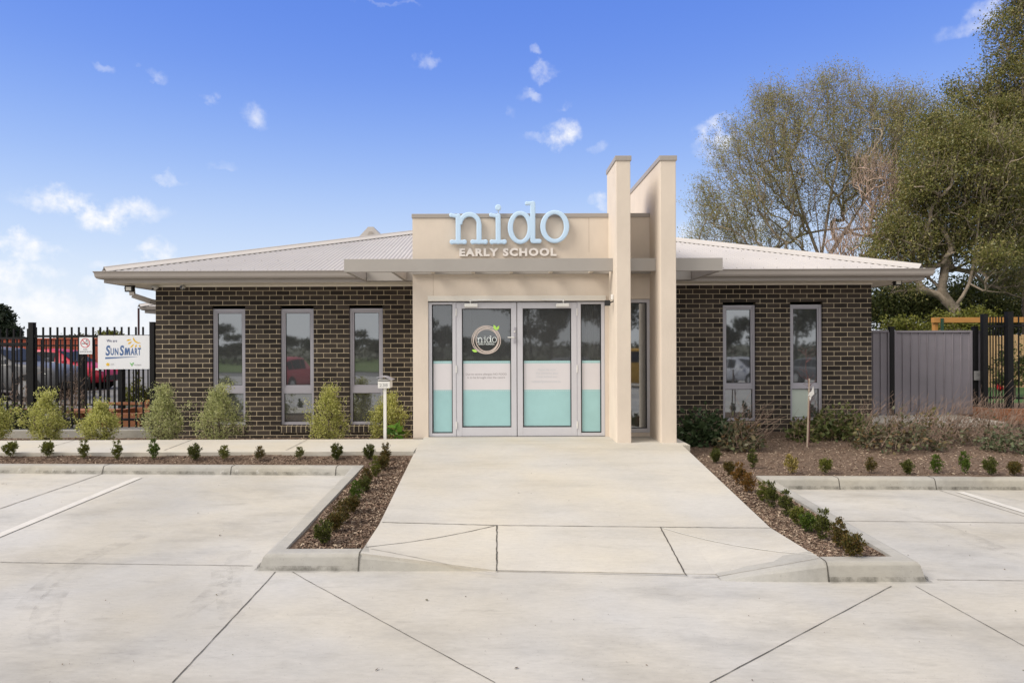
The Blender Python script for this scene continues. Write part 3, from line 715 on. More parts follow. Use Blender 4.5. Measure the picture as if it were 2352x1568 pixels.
def glaze(mb, x0, x1, z0, z1, y): mb.face([(x0, y, z0), (x1, y, z0), (x1, y, z1), (x0, y, z1)])
def frame_bars(mb, x0, x1, z0, z1, w, y0, y1, wb=None, wt=None):
    wb = wb or w; wt = wt or w
    mb.box(x0, x0 + w, y0, y1, z0, z1); mb.box(x1 - w, x1, y0, y1, z0, z1)
    mb.box(x0 + w, x1 - w, y0 + .0015, y1, z0, z0 + wb); mb.box(x0 + w, x1 - w, y0 + .0015, y1, z1 - wt, z1)
labels_w = ['', '', '', '', 'window with pale frosted film on its lower pane']
for i, (xa, xb, zb, zt, zo, za, zc) in enumerate(wins):
    y0, y1 = .045, .10
    mb = MB(); frame_bars(mb, xa + .002, xb - .002, zb, zt, .048, y0, y1)
    mb.box(xa + .05, xb - .05, y0 + .0015, y1, zc, za)                       # transom
    w = part(mb, 'window', M['alu'], bevel=.004)
    if labels_w[i]: w['label'] = labels_w[i]
    mb = MB(); frame_bars(mb, xa + .051, xb - .051, za + .001, zt - .049, .026, y0 + .012, y1 - .004)      # sash
    sub(mb, 'sash_frame', M['alu'], w, bevel=.003)
    mb = MB(); frame_bars(mb, xa + .0775, xb - .0775, za + .0275, zt - .0755, .007, y0 + .022, y1 - .01); frame_bars(mb, xa + .0505, xb - .0505, zb + .0485, zc - .0005, .006, y0 + .02, y1 - .01)
    sub(mb, 'seal', M['seal'], w)
    mb = MB(); glaze(mb, xa + .06, xb - .06, za + .01, zt - .06, y0 + .034); sub(mb, 'pane', M['glass'], w)
    mb = MB(); glaze(mb, xa + .04, xb - .04, zb + .03, zc + .01, y0 + .033); sub(mb, 'pane', M['glass'], w)
    if i == 4:
        mb = MB(); mb.box(xa + .058, xa + .36, y0 + .029, y0 + .0325, zb + .056, zc - .008); sub(mb, 'frosted_film', M['blind'], w)
# roof -----------------------------------------------------------------
XE0, XE1, YE = -6.80, 7.29, -0.70
K = 0.295
Z_E = Z_GUT - 0.012
YM = Y_BACK + 0.5
def corrugate(mb, along, n0, n1, limit, f3, pitch=.076, amp=.012, per=6):
    xs = [n0 + (n1 - n0) * i / int((n1 - n0) / pitch * per) for i in range(int((n1 - n0) / pitch * per) + 1)]
    prev = None
    for x in xs:
        t = limit(x); dz = amp * math.cos(2 * PI * x / pitch)
        a, b = f3(x, 0, dz), f3(x, max(t, .002), dz)
        i = len(mb.v); mb.v += [tuple(a), tuple(b)]
        if prev is not None: mb.f.append((prev, i, i + 1, prev + 1)); mb.m.append(0)
        prev = i
mb = MB()
corrugate(mb, 'x', XE0, XE1, lambda x: min(x - XE0, XE1 - x), lambda x, t, dz: (x, YE + t, Z_E + K * t + dz))
HW = (XE1 - XE0) / 2
corrugate(mb, 'y', YE, YM, lambda y: min(y - YE, HW), lambda y, t, dz: (XE0 + t, y, Z_E + K * t + dz))
corrugate(mb, 'y', YE, YM, lambda y: min(y - YE, HW), lambda y, t, dz: (XE1 - t, y, Z_E + K * t + dz))
roof = part(mb, 'roof', M['roof'], smooth=True)
mb = MB()
rr_ = random.Random(3)
for row in (0.12, 1.0, 1.9, 2.8, 3.7, 4.6):
    x = XE0 + row + .25
    while x < XE1 - row - .2:
        c = Vector((x, YE + row, Z_E + K * row + .011)); mb.tube([c, c + Vector((0, -.002, .009))], .0075, 5); x += .228 if row < .2 else .304
sub(mb, 'roof_screws', M['trim'], roof)
def ridge(mb, a, b, up=.03, w=.15):
    a, b = Vector(a), Vector(b); d = (b - a).normalized(); s = d.cross(Vector((0, 0, 1))).normalized()
    prof = [(-w, -.045 * 1.0), (-w * .98, -.036), (-.03, up - .004), (-.022, up + .014), (0, up + .022), (.022, up + .014), (.03, up - .004), (w * .98, -.036), (w, -.045)]
    vs = [p + s * o + Vector((0, 0, z)) for p in (a, b) for o, z in prof]; n = len(prof)
    mb.add(vs, [(k, k + 1, n + k + 1, n + k) for k in range(n - 1)])
mb = MB()
ZR = Z_E + K * HW; XM = (XE0 + XE1) / 2
ridge(mb, (XE0 + .10, YE + .10, Z_E + .055), (XM, YE + HW, ZR + .03)); ridge(mb, (XE1 - .10, YE + .10, Z_E + .055), (XM, YE + HW, ZR + .03)); ridge(mb, (XM, YE + HW, ZR + .03), (XM, YM, ZR + .03))
sub(mb, 'ridge_capping', M['roof'], roof)
pth = lambda o: ([(WL - o, YM), (WL - o, -o), (WR + o, -o), (WR + o, YM)], [(-1, 0), (0, -1), (1, 0)])
OF = 0.585
p_, o_ = pth(OF)
sweep('fascia', p_, o_, lambda x, d: [(-.02, Z_SOF + .018), (-.02, Z_GUT - .03), (0, Z_GUT - .03), (0, Z_SOF + .016), (-.02, Z_SOF + .016)], M['trim'], bld, step=50)
g = sweep('gutter', p_, o_, lambda x, d: [(.002, Z_GUT - .01), (.002, Z_GUT - .118), (.065, Z_GUT - .122), (.085, Z_GUT - .112), (.10, Z_GUT - .085), (.108, Z_GUT - .03), (.118, Z_GUT - .012), (.125, Z_GUT), (.117, Z_GUT + .004), (.104, Z_GUT - .02), (.09, Z_GUT - .10), (.004, Z_GUT - .11)], M['trim'], bld, step=50)
mb = MB()
for (x0, x1, y0, y1) in ((WL - OF, WR + OF, -OF + .001, -.001), (WL - OF, WL - .001, .001, YM), (WR + .001, WR + OF, .001, YM)): mb.box(x0 + .012, x1 - .012, y0 + .01, y1, Z_SOF + .022, Z_SOF + .034)
part(mb, 'soffit', M['soffit'])
mb = MB(); mb.beam((WL, -.02, Z_SOF + .006), (X_PORT0 + .02, -.02, Z_SOF + .006), .04, .03); part(mb, 'wall_trim', M['soffit']); mb = MB(); mb.beam((X_PORT1 + .3, -.02, Z_SOF + .006), (WR, -.02, Z_SOF + .006), .04, .03)
part(mb, 'wall_trim', M['soffit'])
mb = MB()
pp = [Vector((WL - .62, .35, 2.55)), Vector((WL - .60, .35, 2.33)), Vector((WL - .30, .42, 2.22)), Vector((WL - .05, .55, 2.17)), Vector((WL - .05, .60, 2.0)), Vector((WL - .05, .60, -.2))]
for a, b in zip(pp, pp[1:]): mb.beam(a, b, .09, .05, (0, 1, 0.01))
part(mb, 'downpipe', M['trim'])

# entrance porch -------------------------------------------------------
Z_PAR = P(1100, 491, D_PORT).z
dz_cap = .062
dx0, dztop = wallp(z4, 155, 150, D_PORT); dx1, _ = wallp(z4, 1650, 150, D_PORT)
tx0, tz1 = wallp(z4, 1868, 172, D_PORT); tx1, tz0 = wallp(z4, 2040, 1300, D_PORT)
X_F1a, X_F1b = P(1416, 700, D_FIN).x, P(1449, 700, D_FIN).x
X_F2a, X_F2b = P(1517.5, 700, D_FIN).x, P(1553.5, 700, D_FIN).x
tx0 = X_F1b + .004
mb = MB()
for x0, x1, hs in ((X_PORT0, X_F1a, [(dx0, dx1, -.02, dztop)]), (X_F1b, X_F2a, [(tx0, tx1, tz0, tz1)])):
    holed(mb, x0, x1, -.02 if x0 < 0 else -.05, Z_PAR - .002, hs, YP, .12)
mb.uv = {}
mb.face([(X_PORT0, YP, -.3), (X_PORT0, 3.2, -.3), (X_PORT0, 3.2, Z_PAR - .002), (X_PORT0, YP, Z_PAR - .002)])
xe_ = X_F2b - .02; mb.face([(xe_, YP, -.3), (xe_, 3.2, -.3), (xe_, 3.2, Z_PAR - .002), (xe_, YP, Z_PAR - .002)])
for y in (YP + .25, 3.2): mb.face([(X_PORT0, y, 2.6), (xe_, y, 2.6), (xe_, y, Z_PAR - .003), (X_PORT0, y, Z_PAR - .003)])
mb.face([(X_PORT0, YP + .25, 2.9), (xe_, YP + .25, 2.9), (xe_, 3.2, 2.9), (X_PORT0, 3.2, 2.9)])
part(mb, 'entrance_wall', M['render'])
mb = MB()
for jx in (z4(200, 0)[0], ): mb.box(P(jx, 700, D_PORT).x - .002, P(jx, 700, D_PORT).x + .002, YP - .0015, YP + .01, dztop + .01, 2.7)
mb.box(P(z3(1495, 0)[0], 500, D_PORT).x - .002, P(z3(1495, 0)[0], 500, D_PORT).x + .002, YP - .0015, YP + .01, 2.8, Z_PAR - .06)
M['jointr'] = mat('render_joint', (0.36, 0.285, 0.215), rough=.9)
part(mb, 'control_joint', M['jointr'])
mb = MB()
mb.box(X_PORT0 - .012, X_F1a - .001, YP - .014, YP + .27, Z_PAR - dz_cap, Z_PAR); mb.box(X_F1b + .001, X_F2a - .001, YP - .014, YP + .27, Z_PAR - dz_cap, Z_PAR)
mb.box(X_PORT0 - .012, X_PORT0 + .2, YP + .271, 3.2, Z_PAR - dz_cap, Z_PAR)
part(mb, 'parapet_capping', M['trim'], bevel=.004)
Z_FIN = P(1432, 358, D_FIN).z
for xa, xb, yb in ((X_F1a, X_F1b, YP + .12), (X_F2a, X_F2b, 1.2)):
    mb = MB(); mb.box(xa, xb, YFIN, yb, -.25, Z_FIN - .055)
    f = part(mb, 'fin_wall', M['render'], bevel=.008)
    mb = MB(); mb.box(xa - .014, xb + .014, YFIN - .014, yb + .01, Z_FIN - .07, Z_FIN); sub(mb, 'capping', M['trim'], f, bevel=.004)
# canopy
zb0, zb1 = P(1100, 623.5, D_BEAM).z, P(1100, 594, D_BEAM).z
xb0, xb1 = P(790, 610, D_BEAM).x, P(1660, 604, D_BEAM).x
cy = YBEAM
can = MB()
def channel(mb, x0, x1, y):
    mb.box(x0, x1, y, y + .012, zb0, zb1); mb.box(x0, x1, y + .0125, y + .07, zb0, zb0 + .012); mb.box(x0, x1, y + .0125, y + .07, zb1 - .012, zb1)
segs = ((xb0, X_F1a - .001), (X_F1b + .001, X_F2a - .001), (X_F2b + .001, xb1))
for a, b in segs: channel(can, a, b, cy)
canopy = part(can, 'canopy', M['canopy'], bevel=.002)
mb = MB(); mb.box(X_PORT0 + .001, X_F1a - .001, YP - .062, YP - .002, zb0, zb1 - .02); sub(mb, 'wall_beam', M['canopy'], canopy)
mb = MB(); mb.box(X_F1b + .001, X_F2a - .001, YP - .062, YP - .002, zb0, zb1 - .02); sub(mb, 'wall_beam', M['canopy'], canopy)
M['rafter'] = mat('rafter_cream', (0.56, 0.50, 0.42), rough=.6)
rx = [P(z3(x, 0)[0], 630, D_BEAM + .05).x for x in (240, 568, 880, 1200, 1525)]
for x in rx: mb = MB(); mb.box(x - .025, x + .025, cy + .075, YP - .063, zb0 + .004, zb1 - .05); sub(mb, 'rafter', M['rafter'], canopy)
yf_ = -OF - .13
for x in (xb0 + .03, P(900, 630, D_BEAM).x, X_F2b + .06, xb1 - .03):
    far = YP - .063 if X_PORT0 < x < X_F1a else -OF - .002
    mb = MB(); mb.prism([(x - .025, zb0 + .004), (x + .025, zb0 + .004), (x + .025, Z_GUT - .13), (x - .025, Z_GUT - .13)], -OF - .003, -OF - .12)
    mb.box(x - .025, x + .025, cy + .013, -OF - .125, zb0 + .001, zb1 - .012); sub(mb, 'rafter', M['canopy'], canopy)
mb = MB(); mb.box(xb0 + .06, X_PORT0 - .002, -OF - .20, -OF - .14, zb0 + .002, zb0 + .14); sub(mb, 'wall_beam', M['canopy'], canopy)
mb = MB(); mb.box(X_F2b + .1, xb1 - .06, -OF - .20, -OF - .14, zb0 + .002, zb0 + .14)
sub(mb, 'wall_beam', M['canopy'], canopy)
# doors
mb = MB(); mb.box(dx0 - .002, dx1 + .01, YP - .03, YP + .004, wallp(z4, 0, 192, D_PORT)[1], dztop + .004); part(mb, 'door_flashing', M['flash'], bevel=.003)
def Z4(x, y): return wallp(z4, x, y, D_PORT)
YD0, YD1 = YP + .03, YP + .085
xs0, xs1 = dx0 + .003, Z4(388, 0)[0]
d1a, d1b = Z4(393, 0)[0], Z4(902, 0)[0]; d2a, d2b = Z4(908, 0)[0], Z4(1412, 0)[0]
xt0, xt1 = Z4(1417, 0)[0], dx1 - .003
zt = Z4(900, 198)[1]; zbot = .004
zgT, zgB = Z4(650, 252)[1], Z4(650, 1258)[1]
zf0, zf1, zf2, zf3 = Z4(650, 695)[1], Z4(650, 716)[1], Z4(650, 941)[1], zgB
mb = MB(); mb.box(xs0, xt1, YD0 + .06, YD1 + .05, zt + .001, dztop - .001); mb.box(xs1 + .001, d1a - .001, YD0 + .005, YD1 + .04, 0, zt); mb.box(d2b + .001, xt0 - .001, YD0 + .005, YD1 + .04, 0, zt)
part(mb, 'door_frame', M['alu_door'])
mb = MB(); mb.box(xs0, xt1, YP + .01, YP + .14, -.004, .003); part(mb, 'threshold', M['seal'])
def films(parent, x0, x1, zbm, y, dashes=True):
    mb = MB(); mb.box(x0, x1, y - .002, y, zf1, zf0); sub(mb, 'teal_band', M['film_teal'], parent)
    mb = MB(); mb.box(x0, x1, y - .002, y, zbm, zf2); sub(mb, 'teal_film', M['film_teal'], parent)
    mb = MB(); mb.box(x0, x1, y - .0018, y, zf2 + .0005, zf1 - .0005); sub(mb, 'pale_film', M['film_pale'], parent)
    mb = MB(); n = int((x1 - x0) / .028)
    for zz in (zf0 - .017, zf2 - .02):
        for k in range(n): xa = x0 + (x1 - x0) * (k + .2) / n; mb.box(xa, xa + .014, y - .0035, y - .0022, zz, zz + .004)
    sub(mb, 'stitch_print', M['white'], parent)
def leaf_door(x0, x1, lock):
    mb = MB(); st = .083; frame_bars(mb, x0, x1, zbot, zt - .004, st, YD0, YD1, wb=zgB - zbot, wt=zt - .004 - zgT)
    d = part(mb, 'entrance_door', M['alu_door'], bevel=.003)
    mb = MB(); frame_bars(mb, x0 + st + .0005, x1 - st - .0005, zgB + .0005, zgT - .0005, .012, YD0 + .012, YD1 - .006); sub(mb, 'seal', M['seal'], d)
    mb = MB(); glaze(mb, x0 + st, x1 - st, zgB, zgT, YD0 + .035); sub(mb, 'glass_pane', M['glass_door'], d)
    films(d, x0 + st + .018, x1 - st - .014, zgB + .02, YD0 + .033)
    return d
door1, door2 = leaf_door(d1a, d1b, True), leaf_door(d2a, d2b, False)
def side_light(x0, x1, z0, z1, film):
    w = .052
    mb = MB(); frame_bars(mb, x0, x1, z0, z1, w, YD0 - .004, YD1 + .02, wb=Z4(0, 1308)[1] - z0 if film else .06, wt=.032 if film else w)
    s = part(mb, 'sidelight_window', M['alu_door'], bevel=.003)
    zl = Z4(0, 1308)[1] if film else z0 + .06; zh = z1 - (.032 if film else w)
    mb = MB(); frame_bars(mb, x0 + w + .0005, x1 - w - .0005, zl + .0005, zh - .0005, .011, YD0 + .01, YD1 - .006); sub(mb, 'seal', M['seal'], s)
    mb = MB(); glaze(mb, x0 + w, x1 - w, zl, zh, YD0 + .035); sub(mb, 'glass_pane', M['glass_door'] if film else M['glass'], s)
    if film: films(s, x0 + w + .02, x1 - w - .014, zl + .016, YD0 + .033)
    return s
side_light(xs0, xs1, zbot, zt + .0, True); side_light(xt0, xt1, zbot, zt + .0, True); side_light(tx0 + .002, tx1 - .002, tz0 + .002, tz1 - .002, False)
# door furniture
for door, sx in ((door1, 1), (door2, -1)):
    hx0, hx1 = (Z4(462, 0)[0], Z4(574, 0)[0]) if sx > 0 else (Z4(1236, 0)[0], Z4(1346, 0)[0])
    zc_ = Z4(0, 228)[1]; yf = YD0 - .001
    mb = MB(); mb.box(hx0, hx1, yf - .055, yf, zc_ - .028, zc_ + .028)
    c = sub(mb, 'door_closer', M['white'], door, bevel=.01)
    mb = MB(); cx = (hx0 + hx1) / 2 - .01 * sx; za_ = Z4(0, 190)[1]
    mb.beam((cx, yf - .03, zc_ + .03), (cx, yf - .045, za_ + .01), .016, .012, (0, 1, 0))
    mb.beam((cx - .03 * sx, yf - .05, za_ + .008), (cx + .33 * sx, yf - .075, za_ + .014), .012, .018); mb.beam((cx + .06 * sx, yf - .035, za_ - .002), (cx + .36 * sx, yf - .035, za_ + .024), .02, .014)
    mb.tube([(cx, yf - .05, za_ - .012), (cx, yf - .05, za_ + .026)], .014, 10)
    sub(mb, 'closer_arm', M['white'], door)
    hx = d1a - .003 if sx > 0 else d2b + .003
    for y_ in (285, 765, 1240):
        mb = MB(); zz = Z4(0, y_)[1]; mb.tube([(hx, YD0 - .006, zz - .055), (hx, YD0 - .006, zz - .02)], .010, 10); mb.tube([(hx, YD0 - .006, zz - .018), (hx, YD0 - .006, zz + .018)], .0115, 10); mb.tube([(hx, YD0 - .006, zz + .02), (hx, YD0 - .006, zz + .055)], .010, 10); sub(mb, 'hinge', M['white'], door)
mb = MB(); hxp, hzp = Z4(888, 480); mb.box(hxp - .014, hxp + .016, YD0 - .012, YD0 - .001, hzp - .115, hzp + .125)
hd = sub(mb, 'handle', M['alu'], door1, bevel=.004)
mb = MB(); zz = Z4(0, 500)[1]; mb.tube([(hxp, YD0 - .01, zz), (hxp, YD0 - .055, zz), (hxp - .02, YD0 - .062, zz), (Z4(826, 0)[0], YD0 - .062, zz)], .010, 8); mb.tube([(hxp, YD0 - .012, zz + .09), (hxp, YD0 - .022, zz + .09)], .013, 12)
sub(mb, 'lever', M['white'], door1, smooth=True)
# rooms behind the glass
mb = MB()
def room(x0, x1, y0, y1, z0, z1):
    mb.cm = 0
    mb.face([(x0, y1, z0), (x1, y1, z0), (x1, y1, z1), (x0, y1, z1)]); mb.face([(x0, y0, z0), (x0, y1, z0), (x0, y1, z1), (x0, y0, z1)]); mb.face([(x1, y0, z0), (x1, y1, z0), (x1, y1, z1), (x1, y0, z1)])
    mb.face([(x0, y0, z1), (x1, y0, z1), (x1, y1, z1), (x0, y1, z1)])
    mb.cm = 1; mb.face([(x0, y0, z0), (x1, y0, z0), (x1, y1, z0), (x0, y1, z0)])
room(WL + .12, X_PORT0 - .05, .13, 4.2, -.02, 2.4); room(X_F2b + .05, WR - .12, .13, 4.2, -.02, 2.4); room(X_PORT0 + .1, X_F2a - .01, YP + .14, 3.6, -.001, 2.5)
mb.cm = 2; yi = YP + 1.6; xi0, xi1 = Z4(985, 0)[0] * 1.1, Z4(1480, 0)[0] * 1.16
for x in (xi0 - .1, xi0 + .02, xi1, xi1 + .1): mb.box(x, x + .05, yi, yi + .06, 0, 2.18)
mb.box(X_PORT0 + .12, X_F1a, yi + .001, yi + .059, 2.19, 2.5); mb.box(xi0 - .95, xi0 - .9, yi, yi + .06, 0, 2.18)
part(mb, 'interior', [M['room'], M['carpet'], M['olive']])

# rear wing ------------------------------------------------------------
rw = thing('annex_building', 'rear brick wing with lower pale roof seen past both ends of the front', 'building', (0, 17, Z_BASE))
XA, XB, YA, YB_ = -11.55, 11.1, 9.75, 23.0
ZG2 = 2.66
def rpart(mb, name, m, **k): return mb.build(name, m, rw, **k)
mb = MB()
for q in ([(XA + .6, YA + .6), (XB - .6, YA + .6)], [(XA + .6, YB_), (XA + .6, YA + .6)], [(XB - .6, YA + .6), (XB - .6, YB_)]):
    (ax, ay), (bx, by) = q; L_ = math.dist(*q); mb.face([(ax, ay, -.3), (bx, by, -.3), (bx, by, 2.47), (ax, ay, 2.47)], [(0, -.3), (L_, -.3), (L_, 2.47), (0, 2.47)])
rpart(mb, 'brick_wall', M['brick'])
mb = MB(); W2 = (YB_ - YA) / 2
corrugate(mb, 'x', XA, XB, lambda x: min(x - XA, XB - x, W2), lambda x, t, dz: (x, YA + t, ZG2 + K * t + dz), per=4)
corrugate(mb, 'y', YA, YB_, lambda y: min(y - YA, YB_ - y), lambda y, t, dz: (XA + t, y, ZG2 + K * t + dz), per=4)
corrugate(mb, 'y', YA, YB_, lambda y: min(y - YA, YB_ - y), lambda y, t, dz: (XB - t, y, ZG2 + K * t + dz), per=4)
r2 = rpart(mb, 'roof', M['roof'], smooth=True)
mb = MB(); ridge(mb, (XA, YA, ZG2 + .03), (XA + W2, YA + W2, ZG2 + K * W2 + .03)); ridge(mb, (XB, YA, ZG2 + .03), (XB - W2, YA + W2, ZG2 + K * W2 + .03)); sub(mb, 'ridge_capping', M['roof'], r2)
pr = [(XA + .12, YB_), (XA + .12, YA + .12), (XB - .12, YA + .12), (XB - .12, YB_)]; oo = [(-1, 0), (0, -1), (1, 0)]
sweep('gutter', pr, oo, lambda x, d: [(.002, ZG2 - .01), (.002, ZG2 - .118), (.065, ZG2 - .122), (.10, ZG2 - .09), (.118, ZG2 - .012), (.125, ZG2), (.10, ZG2 - .02), (.004, ZG2 - .10)], M['trim'], rw, step=50)
sweep('fascia', pr, oo, lambda x, d: [(-.02, 2.45), (-.02, ZG2 - .02), (0, ZG2 - .02), (0, 2.45), (-.02, 2.45)], M['trim'], rw, step=50)
mb = MB()
for (x0, x1, y0, y1) in ((XA + .13, XB - .13, YA + .13, YA + .6), (XA + .13, XA + .6, YA + .601, YB_), (XB - .6, XB - .13, YA + .601, YB_)): mb.box(x0, x1, y0, y1, 2.46, 2.472)
rpart(mb, 'soffit', M['soffit'])
# small gablet on the ridge behind the front roof
gd = 22.5
gp = [P(u, v, gd) for u, v in ((823, 560), (877, 560), (877, 543), (861, 526), (858, 521), (845, 521), (841, 526), (823, 545))]
gp = [(p.x, p.z) for p in gp]; zlow = ZG2 + .2
gp[0] = (gp[0][0], zlow); gp[1] = (gp[1][0], zlow)
mb = MB(); mb.prism(gp, gd + D2Y, gd + D2Y + 1.4); rg = rpart(mb, 'roof_gablet', M['roof'])
mb = MB(); vp = [P(u, v, gd) for u, v in ((844, 541), (859, 541), (855, 532), (848, 532))]; mb.prism([(p.x, p.z) for p in vp], gd + D2Y - .03, gd + D2Y - .002); sub(mb, 'vent_opening', M['trim'], rg)

# ------------------------------------------------------------------ lettering
def text_geo(s, size=1.0, offset=0.0, extrude=0.0, spacing=1.0, xs=1.0, shear=0.0, align='LEFT', res=3):
    """verts (x, z plane as x, y) and faces of a line of text, built then taken out of the scene"""
    cu = bpy.data.curves.new('t', 'FONT'); cu.body = s; cu.size = size; cu.offset = offset; cu.extrude = extrude
    cu.space_character = spacing; cu.align_x = align; cu.shear = shear; cu.resolution_u = res
    o = bpy.data.objects.new('t', cu); COL.objects.link(o)
    dg = bpy.context.evaluated_depsgraph_get(); me = o.evaluated_get(dg).to_mesh()
    V = [(v.co.x * xs, v.co.y, v.co.z) for v in me.vertices]; F = [tuple(p.vertices) for p in me.polygons]
    o.evaluated_get(dg).to_mesh_clear(); bpy.data.objects.remove(o); bpy.data.curves.remove(cu)
    return V, F
def put_text(mb, s, x, z, y, fit_w=None, height=None, lift=0.0, **k):
    """text facing -Y: baseline at (x left or centre, z); fit_w sets its width"""
    V, F = text_geo(s, **k)
    xs = [v[0] for v in V]; ys = [v[1] for v in V]; w = max(xs) - min(xs); h = max(ys) - min(ys)
    sx = fit_w / w if fit_w else 1.0; sz = height / h if height else sx
    x0 = min(xs); y0 = min(ys) if height else 0
    mb.add([(x + (v[0] - x0) * sx, y - v[2], z + (v[1] - y0) * sz) for v in V], F)

class SDF:
    """2-D shapes as signed distance on a grid, then a filled mesh"""
    def __init__(s, x0, x1, y0, y1, h):
        s.h = h; s.x = np.arange(x0, x1 + h, h); s.y = np.arange(y0, y1 + h, h); s.X, s.Y = np.meshgrid(s.x, s.y); s.D = np.full(s.X.shape, 1e3)
    def put(s, d): s.D = np.minimum(s.D, d)
    def cap(s, x0, y0, x1, y1, r, r2=None):
        dx, dy = x1 - x0, y1 - y0; L2 = dx * dx + dy * dy + 1e-9
        t = np.clip(((s.X - x0) * dx + (s.Y - y0) * dy) / L2, 0, 1); r2 = r if r2 is None else r2
        s.put(np.hypot(s.X - x0 - t * dx, s.Y - y0 - t * dy) - (r + (r2 - r) * t))
    def rect(s, x0, x1, y0, y1): s.put(np.maximum(np.maximum(x0 - s.X, s.X - x1), np.maximum(y0 - s.Y, s.Y - y1)))
    def ell(s, cx, cy, a, b): return (np.hypot((s.X - cx) / a, (s.Y - cy) / b) - 1) * min(a, b)
    def ring(s, cx, cy, ao, bo, ai, bi, mask=None):
        d = np.maximum(s.ell(cx, cy, ao, bo), -s.ell(cx, cy, ai, bi))
        if mask is not None: d = np.where(mask, d, 1e3)
        s.put(d)
    def mesh(s, fmap, thick=0.0, chamfer=0.0, ch_d=1.0):
        """fmap(x, y, front_depth) -> world; returns verts, faces (+ side walls when thick)"""
        D = s.D; ny, nx = D.shape; V = []; F = []; cache = {}; dep = []
        def vert(key, x, y, d):
            if key not in cache:
                cache[key] = len(V); V.append((x, y)); dep.append(d)
            return cache[key]
        for j in range(ny - 1):
            row = D[j:j + 2]
            for i in np.nonzero((row[:, :-1].min(0) < 0) | (row[:, 1:].min(0) < 0))[0]:
                cs = [(i, j), (i + 1, j), (i + 1, j + 1), (i, j + 1)]; poly = []
                for k in range(4):
                    a, b = cs[k], cs[(k + 1) % 4]; da, db = D[a[1], a[0]], D[b[1], b[0]]
                    if da < 0: poly.append(vert(a, s.x[a[0]], s.y[a[1]], da))
                    if (da < 0) != (db < 0):
                        t = da / (da - db); key = tuple(sorted((a, b)))
                        poly.append(vert(key, s.x[a[0]] + (s.x[b[0]] - s.x[a[0]]) * t, s.y[a[1]] + (s.y[b[1]] - s.y[a[1]]) * t, 0.0))
                if len(poly) >= 3: F.append(tuple(poly))
        cnt = {}
        for f in F:
            for k in range(len(f)):
                e = (f[k], f[(k + 1) % len(f)]); cnt[tuple(sorted(e))] = cnt.get(tuple(sorted(e)), []) + [e]
        W = [fmap(x, y, thick - chamfer * (1 - min(1, -d / ch_d)) if thick else 0.0) for (x, y), d in zip(V, dep)]
        n = len(W)
        if thick:
            back = {}
            for k, es in cnt.items():
                if len(es) == 1:
                    a, b = es[0]
                    for q in (a, b):
                        if q not in back: back[q] = len(W); W.append(fmap(*V[q], 0.0))
                    F.append((b, a, back[a], back[b]))
        return W, F

def nido(h=3.0, t=1.06):
    """rounded slab-serif letters in the units of the measured close-up, baseline 768 -> 0; t: stroke weight"""
    s = SDF(360, 1370, -20, 360, h); B = lambda y: 768 - y
    def serif(x0, x1, y, r): s.cap(x0, B(y), x1, B(y), r * t * .82); s.cap(x0, B(y), x0, B(y), r * t); s.cap(x1, B(y), x1, B(y), r * t)
    w = 19 * t
    # n
    s.cap(452, B(748), 452, B(545), w); s.cap(398, B(536), 450, B(545), 13 * t); s.cap(396, B(535), 396, B(535), 15 * t)
    serif(402, 502, 750, 18)
    s.ring(543, B(608), 76 + w - 2, 96, 76 - w + 2, 60, mask=(s.Y > B(610))); s.cap(619, B(610), 619, B(748), w); serif(568, 670, 750, 18)
    # i
    s.cap(772, B(748), 772, B(545), w); s.cap(718, B(535), 770, B(545), 13 * t); s.cap(716, B(534), 716, B(534), 15 * t); serif(722, 822, 750, 18)
    s.cap(773, B(476), 773, B(476), 24 * (1 if t > .9 else .85))
    # d
    s.ring(950, B(636), 101, 131, 101 - 2.1 * w, 131 - 1.55 * w); s.cap(1050, B(445), 1050, B(740), w); s.cap(1004, B(443), 1048, B(443), 12 * t); s.cap(1002, B(443), 1002, B(443), 14 * t); s.cap(1050, B(746), 1103, B(746), 16 * t)
    # o
    s.ring(1226, B(630), 116, 131, 116 - 2.1 * w, 131 - 1.55 * w)
    return s
M['nido'] = mat('pale_blue_letters', (0.51, 0.68, 0.87), rough=0.35, spec=0.5, noise=0.03, nscale=2)
M['cap_letters'] = mat('cream_letters', (0.80, 0.75, 0.71), rough=0.5)
pz = P(*z3(360, 768), D_PORT - .12); sc3 = (1 / 3.267 / 1.0629) * (D_PORT - .12) / FPX
sg = thing('letter_sign', 'large pale blue rounded lowercase letters rising above the entrance parapet', 'sign', (pz.x + .9, YP, pz.z))
W_, F_ = nido(3.0).mesh(lambda x, y, d: (pz.x + (x - 360) * sc3, YP - .04 - d, pz.z + y * sc3), thick=.045, chamfer=.005, ch_d=6.0)
mb = MB(); mb.add(W_, F_); mb.build('lettering', M['nido'], sg)
mb = MB()
for x, y in ((452, 620), (452, 730), (619, 730), (772, 620), (772, 730), (870, 636), (1050, 700), (1132, 636), (1320, 636)):
    q = (pz.x + (x - 360) * sc3, pz.z + (768 - y) * sc3); mb.tube([(q[0], YP, q[1]), (q[0], YP - .05, q[1])], .008, 6)
mb.tube([(pz.x + (773 - 360) * sc3, YP - .06, pz.z + (768 - 540) * sc3), (pz.x + (773 - 360) * sc3, YP - .06, pz.z + (768 - 485) * sc3)], .006, 6)
mb.build('standoff', M['chrome'], sg)
a = P(*z3(462, 868), D_PORT - .04); b = P(*z3(1238, 866), D_PORT - .04); top = P(*z3(462, 803), D_PORT - .04)
sg2 = thing('letter_sign', 'small cream capital letters on beige wall just above the canopy', 'sign', ((a.x + b.x) / 2, YP, a.z))
mb = MB(); put_text(mb, 'EARLY SCHOOL', a.x, a.z, YP - .022, fit_w=b.x - a.x, height=top.z - a.z, extrude=.014, offset=.05, spacing=1.2); mb.build('lettering', M['cap_letters'], sg2)

